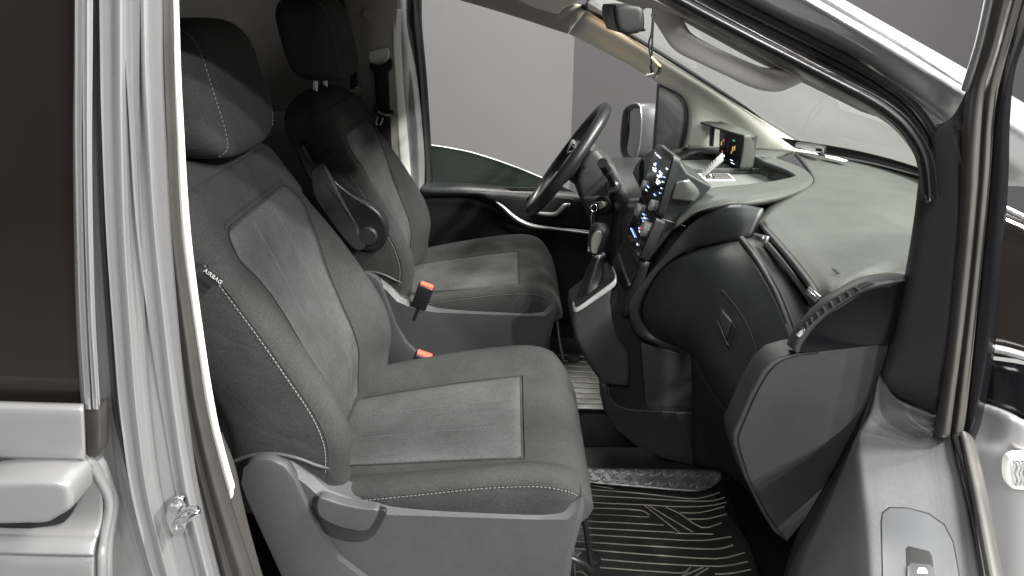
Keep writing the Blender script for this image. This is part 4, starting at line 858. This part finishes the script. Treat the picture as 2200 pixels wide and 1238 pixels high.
sym = [(.20, .17, .05, .018, 'eW'), (.28, .165, .10, .022, 'eW'), (.42, .17, .05, .02, 'eW'), (.12, .155, .03, .02, 'eW'), (.24, .33, .10, .03, 'eW'), (.30, .30, .06, .02, 'eB'), (.38, .37, .04, .02, 'eW'), (.24, .40, .22, .020, 'eW'), (.27, .43, .16, .016, 'eW'), (.60, .36, .16, .03, 'eW'), (.66, .40, .12, .03, 'eW'), (.56, .44, .12, .03, 'eW'), (.60, .50, .20, .014, 'eW'), (.60, .53, .16, .014, 'eW'), (.60, .56, .12, .014, 'eW'), (.86, .24, .07, .022, 'eW'), (.86, .38, .06, .018, 'eB'), (.86, .46, .05, .018, 'eW'), (.88, .56, .04, .016, 'eW'), (.87, .64, .05, .016, 'eB'), (.24, .74, .12, .018, 'eB'), (.22, .82, .08, .016, 'eW'), (.66, .74, .08, .02, 'eB')]
for a, b, w_, h_, m_ in sym: icon(ms, SCR, a, b, w_, h_, m_, L2)
tube('display_line', [SCR(.18, .10) + L2, SCR(.90, .10) + L2], .0008, 'black', ms, 2, 6)
def knob(par, c, n, r, h, m='silverpl', ribs=20):
    k = lathe('control_knob', c, n, [(r * 1.02, 0), (r, h * .2), (r * .96, h * .9), (r * .86, h), (0, h * 1.01)], m, par, 24)
    q = Vector(n).to_track_quat('Z', 'Y').to_matrix(); vs, fs = [], []
    for i in range(ribs):
        t = 2 * math.pi * i / ribs
        for dt in (-.09, .09):
            for z in (h * .15, h * .9):
                for rr in (r * .95, r * 1.06):
                    vs.append(tuple(Vector(c) + q @ Vector((rr * math.cos(t + dt), rr * math.sin(t + dt), z))))
        b0 = i * 8; fs += [(b0 + a, b0 + b, b0 + c_, b0 + d) for a, b, c_, d in ((0, 1, 3, 2), (4, 6, 7, 5), (1, 5, 7, 3), (0, 2, 6, 4), (2, 3, 7, 6), (0, 4, 5, 1))]
    me = bpy.data.meshes.new('knob_knurling'); me.from_pydata(vs, [], fs); me.update(); kn = link('knob_knurling', me, 'silverpl', par, False); kn['kind'] = 'stuff'
    return k
knob(ms, SCR(.10, .80), nS, .012, .009); knob(ms, SCR(.76, .91), nS, .012, .010)
cp = slab('climate_panel', rrect(CLI, .05, 4, asp=1.3), 'plastic', da, (.022, .006, -.011), .003, 3)
slab('panel_face', [p + Vector((-.0012, 0, .0003)) for p in rrect(CLI, .04, 4, .03, .97, .02, .97, 1.3)], 'gloss', cp, (.001, 0, 0), 0)
nC = (CLI(1, 0) - CLI(0, 0)).cross(CLI(0, 1) - CLI(0, 0)).normalized()
if nC.x > 0: nC = -nC
knob(cp, CLI(.22, .26), nC, .015, .011); knob(cp, CLI(.84, .38), nC, .0165, .012)
L3 = nC * .0032
for a, b, w_, h_, m_ in [(.44, .22, .05, .02, 'eB'), (.50, .20, .05, .02, 'eB'), (.56, .24, .05, .03, 'eW'), (.62, .22, .05, .02, 'eB'), (.48, .30, .04, .02, 'eB'), (.56, .32, .05, .02, 'eB'), (.66, .28, .05, .02, 'eW'), (.50, .52, .06, .03, 'eB'), (.58, .56, .05, .03, 'eW'), (.14, .74, .07, .035, 'eB'), (.24, .74, .07, .035, 'eB'), (.34, .745, .07, .035, 'eB'), (.44, .75, .07, .035, 'eB'), (.70, .80, .05, .035, 'eW')]:
    icon(cp, CLI, a, b, w_, h_, m_, L3)
tube('panel_line', [CLI(.04, .60) + L3, CLI(.96, .62) + L3], .0009, 'black', cp, 2, 6)
tube('panel_line', [CLI(.62, .62) + L3, CLI(.66, .97) + L3], .0009, 'black', cp, 2, 6)
tube('panel_line', [CLI(.40, .10) + L3, CLI(.52, .60) + L3], .0009, 'black', cp, 2, 6)
icon(cp, CLI, .78, .36, .03, .07, 'eR', nC * .0135)
# body of the stack behind the screens; pod beside the screen
SP('stack_side', [(1412, 470), (1446, 352), (1462, 346), (1478, 372), (1530, 402), (1500, 438), (1448, 492), (1392, 565), (1376, 558)], 1.475, 'plastic', da, .18, .006)
patch('silver_insert', [[PY(1452, 392, 1.462), PY(1470, 388, 1.46), PY(1480, 384, 1.47)], [PY(1446, 412, 1.462), PY(1478, 408, 1.46), PY(1503, 413, 1.47)], [PY(1442, 428, 1.462), PY(1468, 432, 1.46), PY(1492, 434, 1.462)]], 'satinsilver', da, .006, 5, 5)
slab('button_pod', Q([(1358, 372, 1.78), (1362, 358, 1.78), (1378, 338, 1.78), (1395, 325, 1.77), (1408, 320, 1.76), (1415, 335, 1.74), (1398, 390, 1.72), (1380, 420, 1.71)]), 'plastic2', da, (.05, .01, -.02), .004, 3)
slab('pod_recess', Q([(1364, 372, 1.775), (1380, 343, 1.772), (1398, 352, 1.755), (1392, 385, 1.735), (1378, 402, 1.725)]), 'gloss', da, (.003, 0, 0), .0005, 2)
slab('hazard_mark', Q([(1372, 366, 1.770), (1380, 357, 1.768), (1388, 362, 1.762), (1378, 368, 1.766)]), 'alu', da, (.0005, 0, 0), 0)
tube('stack_joint', Q([(1411, 468, 1.47), (1440, 476, 1.472), (1472, 486, 1.47)]), .001, 'stitch', da, 3, 6)
# lower stack: cubby, sides, base
patch('stack_front', [[PY(1346, 506, 1.68), PY(1378, 562, 1.47)], [PY(1318, 560, 1.68), PY(1360, 620, 1.49)], [PY(1310, 600, 1.66), PY(1338, 680, 1.51)]], 'plastic', da, .02)
slab('cubby_recess', Q([(1346, 512, 1.665), (1375, 572, 1.475), (1350, 612, 1.485), (1328, 548, 1.655)]), 'black', da, (.002, 0, 0), 0)
tube('cubby_lip', Q([(1329, 546, 1.652), (1340, 580, 1.56), (1352, 611, 1.484)]), .0045, 'dash', da, 3, 8)
SP('dash_core', [(1358, 650), (1400, 590), (1440, 512), (1490, 452), (1560, 440), (1635, 448), (1610, 500), (1600, 600), (1520, 760), (1480, 765), (1400, 742), (1366, 712)], 1.515, 'black', da, .10, .004)
SP('console_core', [(1316, 600), (1352, 632), (1350, 672), (1370, 722), (1430, 748), (1486, 764), (1500, 790), (1500, 895), (1300, 895), (1296, 800)], 1.53, 'black', da, .12, .006)
SP('console_side', [(1319, 609), (1290, 628), (1242, 664), (1231, 674), (1229, 700), (1237, 735), (1262, 782), (1294, 828), (1352, 833), (1354, 790), (1352, 758), (1332, 733), (1317, 692), (1312, 650)], 1.50, 'plastic2', da, .14, .014, 0, 5)
SP('console_panel', [(1377, 737), (1430, 752), (1486, 767), (1486, 800), (1488, 886), (1388, 884), (1382, 800)], 1.505, 'plastic2', da, .03, .003)
SP('console_base', [(1292, 828), (1303, 828), (1308, 850), (1322, 870), (1350, 880), (1420, 885), (1500, 889), (1620, 895), (1640, 1010), (1560, 1012), (1500, 1004), (1430, 988), (1370, 962), (1325, 925), (1300, 885)], 1.475, 'plastic', da, .10, .010, 0, 4)
tube('base_edge', Q([(1306, 830, 1.474), (1310, 850, 1.472), (1324, 870, 1.472), (1352, 880, 1.472), (1420, 885, 1.472), (1490, 888, 1.472)]), .0016, 'shield', da, 4, 6)
patch('under_dash', [[PY(1484, 764, 1.36), PY(1530, 838, 1.235), PY(1580, 905, 1.13), PY(1640, 955, 1.01)], [PY(1486, 850, 1.40), PY(1530, 900, 1.30), PY(1590, 960, 1.16), PY(1650, 1010, 1.04)], [PY(1490, 1000, 1.46), PY(1550, 1010, 1.40), PY(1610, 1060, 1.22), PY(1690, 1150, 1.06)]], 'black', da, .01)
tube('under_dash_seam', Q([(1484, 762, 1.35), (1487, 800, 1.37), (1487, 900, 1.41), (1484, 960, 1.43)]), .0012, 'black', da, 3, 6)
# driver's side lower dash (in deep shade)
box('knee_panel', (.40, 2.05, -.66), (.22, .55, .34), 'satin', da, .03)
# passenger end: side panel, gloss cap, side vent
ep = SP('end_panel', [(1702, 762), (1668, 772), (1640, 796), (1612, 846), (1590, 896), (1574, 930), (1576, 958), (1598, 1024), (1636, 1102), (1664, 1146), (1692, 1166), (1730, 1120), (1800, 1000), (1870, 860), (1930, 780), (1935, 730), (1860, 742), (1780, 752)], .962, 'plastic2', da, .05, .006, 0, 3)
tube('panel_groove', Q([(1760, 758, .9605), (1700, 768, .9605), (1672, 782, .9605), (1650, 804, .9605), (1624, 850, .9605), (1600, 906, .9605), (1588, 936, .9605), (1590, 962, .9605), (1612, 1030, .9605), (1648, 1105, .9605), (1690, 1160, .9605)]), .0012, 'black', ep, 5, 6)
SP('end_cap', [(1712, 760), (1724, 736), (1748, 706), (1787, 671), (1838, 638), (1890, 620), (1945, 606), (1945, 735), (1900, 741), (1800, 752)], .952, 'gloss', da, .03, .002)
oa = [(1690, 740), (1701, 713), (1725, 682), (1761, 646), (1800, 620), (1851, 595), (1903, 586), (1945, 588)]
ia = [(1716, 762), (1727, 738), (1750, 706), (1788, 671), (1838, 638), (1872, 625), (1905, 617), (1945, 606)]
sv = patch('side_vent', [[PY(*o_, .985), PY(*mixp(o_, i_, .12), .962), PY(*mixp(o_, i_, .4), .950), PY(*mixp(o_, i_, .8), .944), PY(*i_, .956)] for o_, i_ in zip(oa, ia)], 'plastic2', da, .006, 4, 6)
ua = [(1713, 716), (1728, 696), (1745, 677), (1770, 657), (1800, 638), (1832, 619), (1862, 605)]
la = [(1718, 726), (1732, 709), (1750, 691), (1776, 669), (1806, 649), (1840, 628), (1884, 609)]
patch('vent_slot', [[PY(*a, .9455), PY(*b, .9425)] for a, b in zip(ua, la)], 'black', sv, .0006, 2, 6)
for i in range(9):
    f = .10 + i * .095; k = f * 6; i0 = int(k); a = mixp(ua[i0], ua[min(6, i0 + 1)], k - i0); b = mixp(la[i0], la[min(6, i0 + 1)], k - i0)
    d = ((b[0] - a[0]) * .5 + 3, (b[1] - a[1]) * .5)
    slab('vane', [PY(a[0], a[1], .944), PY(a[0] + 2.5, a[1] - 1.5, .944), PY(b[0] + 1.5, b[1] - 1, .941), PY(b[0], b[1], .941)], 'plastic2', sv, (0, -.003, 0), 0)
SP('vent_wheel', [(1712, 722), (1722, 712), (1730, 708), (1728, 716), (1718, 726)], .940, 'silverpl', sv, .004, .001)
c = PZ(1795, 583, -.4065)
text('embossed_lettering', 'AIRBAG', c, PZ(1806, 592, -.4065) - c, PZ(1799, 576, -.4065) - c, .0065, 'plastic', da, .0006)
# ------------------------------------------------------------------ steering column and wheel
SP('column_cowl', [(1244, 424), (1238, 390), (1252, 348), (1268, 324), (1284, 322), (1300, 342), (1322, 358), (1339, 390), (1361, 409), (1374, 428), (1370, 456), (1350, 482), (1310, 500), (1270, 470)], 1.925, 'plastic2', da, .15, .032, 0, 6)
SP('column_lower_cowl', [(1250, 424), (1290, 420), (1350, 440), (1374, 470), (1352, 508), (1335, 548), (1300, 545), (1280, 500), (1260, 460)], 1.918, 'plastic', da, .14, .02, 0, 5)
tube('cowl_joint', Q([(1256, 420, 1.917), (1285, 390, 1.922), (1300, 376, 1.925)]), .0014, 'black', da, 3, 6)
p = PY(1259, 357, 1.924); lathe('screw_hole', p, (0, -1, 0), [(.005, 0), (.005, .002), (0, .002)], 'black', da, 12)
lathe('stalk_socket', PY(1315, 403, 1.905), (-.25, -.9, .3), [(.022, 0), (.021, .012), (.015, .018), (0, .018)], 'satin', da, 24)
sk_ = tube('wiper_stalk', Q([(1317, 400, 1.895), (1313, 385, 1.86), (1306, 370, 1.82), (1299, 358, 1.79), (1294, 350, 1.77)]), [.007, .0095, .0125, .0135, .0135], 'satin', da, 5, 16)
tube('stalk_band', Q([(1303, 365, 1.806), (1305, 368, 1.812)]), .0142, 'plastic2', sk_, 2, 16)
lathe('ignition_surround', PY(1296, 441, 1.912), (-.35, -.9, .1), [(.028, 0), (.027, .004), (.022, .006), (.019, .002), (0, .002)], 'satin', da, 28)
cyl('ignition_barrel', PY(1300, 441, 1.912), PY(1288, 441, 1.88), .012, 'dullmetal', da, 20, .011)
kt = thing('ignition_key', 'key in the ignition lock with a ring and hanging metal tag', 'key', tuple(PY(1275, 490, 1.87)))
box('key_head', PY(1281, 441, 1.875), (.016, .006, .02), 'satin', kt, .002)
tube('key_ring', [PY(1276, 447, 1.87) + Vector((.009 * math.cos(t), .003 * math.sin(t), .010 * math.sin(t))) for t in [i * math.pi / 6 for i in range(12)]], .0013, 'chrome', kt, 3, 8, True)
tube('key_tag', Q([(1273, 455, 1.87), (1271, 470, 1.87), (1273, 486, 1.87), (1277, 488, 1.87), (1277, 470, 1.87), (1275, 456, 1.87)]), .0028, 'chrome', kt, 4, 8, True)
wc = Vector((.163, 2.0, -.434)); wn = Vector((-.815, .10, .58)).normalized(); wr = Vector((.12, 1, 0)); wr = (wr - wn * wr.dot(wn)).normalized(); wu = wn.cross(wr).normalized()
if wu.z < 0: wu = -wu
sw_ = thing('steering_wheel', 'black leather steering wheel with silver lower spoke in front of the driver seat', 'steering wheel', tuple(wc))
tube('rim', [wc + (wr * math.cos(t) + wu * math.sin(t)) * .180 for t in [2 * math.pi * i / 32 for i in range(32)]], .0172, 'leather', sw_, 2, 16, True)
lathe('hub', wc - wn * .035, wn, [(.060, 0), (.070, .010), (.068, .024), (.05, .034), (0, .038)], 'plastic', sw_, 32)
for s in (-1, 1):
    tube('spoke', [wc - wn * .012 + wr * s * .05 + wu * .012, wc - wn * .006 + wr * s * .11 + wu * .018, wc + wr * s * .168 + wu * .03], [.022, .019, .015], 'plastic2', sw_, 5, 12, flat=.5)
tube('lower_spoke', [wc - wn * .012 - wu * .05, wc - wn * .006 - wu * .11, wc - wu * .170], [.024, .019, .014], 'alu', sw_, 5, 12, flat=.5)
for s in (-1, 1):
    p = wc + wn * .004 + wr * s * .085 + wu * .016; box('spoke_buttons', p, (.012, .045, .03), 'gloss', sw_, .004, Matrix((wn, wr, wu)).transposed())
cyl('column_shaft', wc - wn * .03, wc - wn * .12, .045, 'satin', sw_, 24)
# ------------------------------------------------------------------ gear lever
bz = slab('shifter_bezel', Q([(1230, 642, 1.60), (1234, 658, 1.505), (1240, 662, 1.50), (1318, 604, 1.50), (1323, 592, 1.51), (1315, 573, 1.62), (1304, 576, 1.64), (1240, 622, 1.64)]), 'plastic', da, (.004, 0, -.014), .002, 2)
patch('bezel_rim', [[PY(1229, 640, 1.60), PY(1232, 658, 1.51), PY(1241, 660, 1.497), PY(1280, 632, 1.497), PY(1316, 605, 1.497), PY(1324, 592, 1.508), PY(1317, 572, 1.62)], [PY(1229, 644, 1.60), PY(1231, 667, 1.505), PY(1240, 671, 1.493), PY(1281, 645, 1.493), PY(1320, 616, 1.493), PY(1326, 600, 1.505), PY(1319, 577, 1.62)]], 'silverpl', bz, .004, 4, 3)
gl = thing('gear_lever', 'automatic gear lever with leather boot and metal knob insert', 'gear lever', tuple(PY(1270, 625, 1.56)))
cA, cB = PY(1266, 622, 1.565), PY(1286, 550, 1.57); secs = []
bx_ = (PY(1310, 590, 1.565) - PY(1240, 640, 1.565)).normalized()
for i in range(13):
    f = i / 12; g = f ** .8; c = cA.lerp(cB, f); ring = []
    rx = .042 * (1 - g) + .0135 * g; ry = .04 * (1 - g) + .0135 * g
    ex = bx_.lerp(Vector((1, 0, .1)), f).normalized()
    for j in range(28):
        t = 2 * math.pi * j / 28; w_ = 1 + .09 * math.sin(3 * t + f * 5) * (1 - f) + .07 * math.sin(5 * t - 3 * f) * math.sin(math.pi * f)
        ring.append(c + ex * rx * w_ * math.cos(t) + Vector((0, 1, 0)) * ry * w_ * math.sin(t) + Vector((0, 0, -.012)) * (1 - f) ** 3 * abs(math.sin(t)))
    secs.append(ring)
loft('boot', secs, 'leather', gl, sharp=80)
ax = (PY(1292, 500, 1.57) - PY(1284, 548, 1.57)).normalized()
cyl('collar', PY(1286, 552, 1.57), PY(1286, 552, 1.57) + ax * .010, .0165, 'chrome', gl, 24, None, .002)
kb = sell('knob', PY(1284, 514, 1.57), (.0235, .024, .041), (.8, .75), 'leather', gl, R(10), 32, 24, lambda p: Vector((p.x * (1 + .15 * p.z / .04), p.y * (1 + .1 * p.z / .04), p.z)))
SP('knob_insert', [(1270, 543), (1269, 525), (1272, 508), (1281, 498), (1290, 497), (1294, 506), (1291, 522), (1285, 534), (1283, 545), (1276, 546)], 1.5445, 'dullmetal', kb, .012, .003, 2)
box('release_button', PY(1265, 534, 1.565), (.006, .012, .014), 'chrome', kb, .002)
# ------------------------------------------------------------------ floor mats
def ridge_set(par, lines, Z, r=.0017):
    for l in lines:
        o = tube('ridge', [PZ(a, b, Z) for a, b in l], r, 'ridge', par, 3, 6, flat=.8)
fm = thing('passenger_floor_mat', 'ribbed black rubber mat in the passenger footwell', 'floor mat', (.3, 1.2, -1.155), 'ribbed floor mats')
slab('mat_base', [(.10, .92, -1.150), (.52, .92, -1.150), (.55, 1.2, -1.150), (.50, 1.43, -1.150), (.05, 1.43, -1.150), (.03, 1.0, -1.150)], 'matrub', fm, (0, 0, -.008), .003, 2)
z0 = lambda x, y: (1150 + x / 2.827, 800 + y / 2.827)
def ZL(*p): return [z0(p[i], p[i + 1]) for i in range(0, len(p), 2)]
ridge_set(fm, [ZL(240, 676, 330, 684, 470, 706), ZL(240, 700, 330, 710, 640, 735, 950, 768, 1050, 752, 1120, 730), ZL(240, 742, 320, 748, 640, 765, 900, 780, 1060, 782, 1150, 760), ZL(240, 782, 320, 790, 660, 805, 860, 816, 1040, 812, 1160, 790),
    ZL(315, 848, 345, 826, 640, 838, 690, 878, 520, 870, 330, 862), ZL(240, 900, 330, 906, 560, 916, 780, 928), ZL(240, 938, 330, 946, 560, 958, 845, 972), ZL(240, 978, 330, 986, 700, 1008, 1000, 1022, 1190, 998), ZL(236, 1026, 330, 1032, 700, 1056, 1090, 1074, 1200, 1050), ZL(236, 1070, 330, 1078, 700, 1108, 1100, 1132, 1270, 1096),
    ZL(690, 810, 960, 972), ZL(660, 806, 880, 976), ZL(790, 818, 880, 860, 1010, 942, 1130, 916), ZL(880, 852, 1000, 852, 1150, 815), ZL(930, 890, 1040, 890, 1160, 862), ZL(850, 978, 960, 980, 1080, 982), ZL(400, 1136, 700, 1160, 1120, 1178, 1290, 1150), ZL(395, 1186, 700, 1208, 900, 1218, 940, 1186), ZL(890, 1240, 1020, 1184), ZL(960, 1245, 1050, 1188), ZL(240, 1215, 280, 1212, 320, 1245), ZL(1090, 1225, 1180, 1222, 1310, 1198), ZL(232, 1020, 236, 1120, 242, 1245), ZL(246, 1140, 270, 1100, 330, 1090)], -1.1490)
p = PZ(1268, 1200, -1.149); st = lathe('fixing_stud', p, (0, 0, 1), [(.024, 0), (.023, .004), (.019, .005), (.018, .0035), (.008, .0035), (.008, .005), (0, .005)], 'matrub', fm, 28)
fm2 = thing('driver_floor_mat', 'ribbed black rubber mat in the driver footwell', 'floor mat', (.2, 2.0, -1.155), 'ribbed floor mats')
slab('mat_base', [(.08, 1.775, -1.150), (.50, 1.775, -1.150), (.52, 2.25, -1.150), (.05, 2.25, -1.150)], 'matrub', fm2, (0, 0, -.008), .003, 2)
ridge_set(fm2, [[(1196 + i * .8, 762 + i * 11.5), (1250, 766 + i * 11.2), (1310, 771 + i * 10.8)] for i in range(11)], -1.1490, .0024)
ridge_set(fm2, [[(1188, 752), (1202, 790), (1212, 830)]], -1.1490, .0024)
lathe('fixing_stud', PZ(1232, 771, -1.149), (0, 0, 1), [(.026, 0), (.024, .006), (.012, .006), (0, .004)], 'matrub', fm2, 24)
tp_ = thing('tread_plate', 'shiny checker pattern tread plate strip beside the centre console', 'tread plate', tuple(PZ(1400, 1035, -1.14)))
def TP(a, b):
    top0, top1 = PZ(1215, 1004, -1.12), PZ(1552, 1010, -1.12); b0, b1 = PZ(1215, 1034, -1.14), PZ(1528, 1060, -1.14)
    return top0.lerp(top1, a).lerp(b0.lerp(b1, a), b)
PLT = patch('plate', [[TP(0, 0), TP(.5, 0), TP(.9, 0), TP(1, .02)], [TP(0, .5), TP(.5, .5), TP(.9, .5), TP(1.02, .4)], [TP(0, 1), TP(.5, 1), TP(.88, .98), TP(.985, .75)]], 'tread', tp_, .004, 6, 4)
nT = Vector((0, -.3, .95))
PB = BVHTree.FromPolygons([x.co for x in PLT.data.vertices], [p.vertices[:] for p in PLT.data.polygons])
def NEAR(p): return PB.find_nearest(p)[0]
i = 0
for k in range(22):
    for q in range(2):
        a = .02 + k * .045 + (.02 if q else 0); b = .27 + q * .46
        if a > .97: continue
        s = 1 if (k + q) % 2 else -1
        for e in (-.010, 0, .010):
            c = NEAR(TP(a + e, b)) + nT * .0012; d1 = (TP(a + .018, b - s * .20) - TP(a - .018, b + s * .20)).normalized()
            o = tube('tread_bar', [c - d1 * .013, c, c + d1 * .013], [.0006, .0024, .0006], 'treadbar', tp_, 2, 6)
box('tunnel_carpet', (.18, 1.50, -1.145), (.85, .13, .02), 'satin', van, .006)
# ------------------------------------------------------------------ small things
rm = thing('rear_view_mirror', 'dark rounded rear view mirror housing seen end on', 'mirror', tuple(PY(1350, 60, 1.55)))
SP('housing', [(1318, 22), (1322, 10), (1345, 8), (1372, 11), (1382, 20), (1384, 45), (1383, 64), (1372, 72), (1350, 75), (1330, 70), (1322, 50)], 1.50, 'plastic', rm, .20, .016, 0, 5)
patch('mirror_face', [[PY(1378, 12, 1.505), PY(1382, 40, 1.505), PY(1382, 64, 1.505)], [PY(1372, 12, 1.69), PY(1376, 40, 1.69), PY(1376, 60, 1.69)]], 'mirror', rm, .002)
tube('dip_tab', Q([(1368, 66, 1.53), (1378, 65, 1.52), (1386, 64, 1.515)]), .003, 'satin', rm, 3, 8)
SP('mount', [(1376, 18), (1382, 6), (1392, 10), (1388, 18), (1380, 24)], 1.56, 'satin', rm, .02, .002)
tube('stem', Q([(1386, 12, 1.57), (1398, -10, 1.6), (1412, -34, 1.62)]), .007, 'satin', rm, 4, 10)
cb = thing('hanging_cable', 'thin black cable with yellow sleeve and jack plugs hanging by the mirror', 'cable', tuple(PY(1402, 160, 1.48)))
tube('wire', Q([(1404, -30, 1.49), (1403, 20, 1.48), (1400, 70, 1.48), (1394, 92, 1.48), (1396, 112, 1.48), (1399, 124, 1.48)]), .0021, 'satin', cb, 6, 8)
tube('wire', Q([(1404, -30, 1.495), (1404, 40, 1.485), (1402, 75, 1.485), (1401, 110, 1.485), (1399, 142, 1.485)]), .0021, 'satin', cb, 6, 8)
tube('sleeve', Q([(1399, 123, 1.48), (1408, 133, 1.478), (1418, 143, 1.478)]), .0030, 'yellow', cb, 4, 8)
tube('jack_plug', Q([(1399, 140, 1.485), (1401, 150, 1.485), (1402, 156, 1.485)]), .0042, 'satin', cb, 3, 10)
tube('jack_plug', Q([(1418, 143, 1.478), (1418, 152, 1.478), (1412, 160, 1.478)]), .0042, 'satin', cb, 3, 10)
tube('jack_pin', Q([(1404, 158, 1.483), (1396, 161, 1.483), (1388, 163, 1.483)]), .0028, 'chrome', cb, 3, 8)
tube('jack_pin', Q([(1412, 160, 1.478), (1409, 164, 1.478), (1407, 167, 1.478)]), .0028, 'chrome', cb, 3, 8)
td = thing('toll_card_reader', 'small black box unit at the foot of the windscreen', 'device', tuple(PZ(1738, 320, -.405)))
slab('case', Q([(1706, 316, 1.97), (1709, 308, 1.99), (1752, 313, 1.90), (1770, 318, 1.86), (1769, 329, 1.85), (1750, 329, 1.87)]), 'satin', td, (.02, .03, -.002), .003, 3)
slab('lens', Q([(1753, 319, 1.868), (1765, 320, 1.850), (1765, 326, 1.848), (1753, 325, 1.866)]), 'gloss', td, (0, .002, 0), 0)
tag(slab('paper_card', QZ([(1772, 333, -.396), (1800, 338, -.396), (1822, 345, -.396), (1812, 347, -.396), (1775, 338, -.396)]), 'paper', None, (0, 0, -.001), 0), 'pale paper slip lying along the foot of the windscreen', 'paper')
# driver's belt
sb = thing('seat_belt', 'black seat belt with metal tongue on the pillar behind the driver seat', 'seat belt', tuple(PY(835, 400, 2.25)))
patch('webbing', [[PY(803, 140, 2.235), PY(834, 138, 2.235)], [PY(806, 190, 2.24), PY(836, 190, 2.24)], [PY(812, 260, 2.25), PY(839, 260, 2.25)], [PY(816, 330, 2.26), PY(842, 330, 2.26)], [PY(820, 420, 2.27), PY(846, 420, 2.27)]], 'belt', sb, .003)
SP('belt_guide', [(793, 142), (798, 136), (812, 140), (826, 136), (836, 126), (843, 130), (843, 144), (834, 156), (806, 158), (797, 152)], 2.228, 'satin', sb, .012, .004, 2)
tg_ = SP('tongue_cover', [(801, 228), (806, 225), (813, 236), (830, 240), (842, 236), (847, 244), (838, 253), (824, 252), (806, 244)], 2.232, 'satin', sb, .012, .003, 2)
tube('tongue_trim', Q([(812, 241, 2.228), (826, 247, 2.226), (841, 247, 2.228)]), .0045, 'alu', tg_, 4, 8)
tube('metal_tongue', Q([(812, 250, 2.228), (807, 266, 2.228), (813, 270, 2.228), (818, 266, 2.228), (823, 253, 2.228)]), .0032, 'chrome', sb, 3, 8)
# ------------------------------------------------------------------ lift from lens height to the ground, put each thing's origin at its base
for o in list(SC.objects):
    if o.parent is not None: continue
    if o.type == 'EMPTY':
        b = Vector(o['_base']); del o['_base']
        for c in o.children: c.matrix_parent_inverse = Matrix.Translation(-b)
        o.location = b + Vector((0, 0, CAMZ))
    else:
        o.location.z += CAMZ
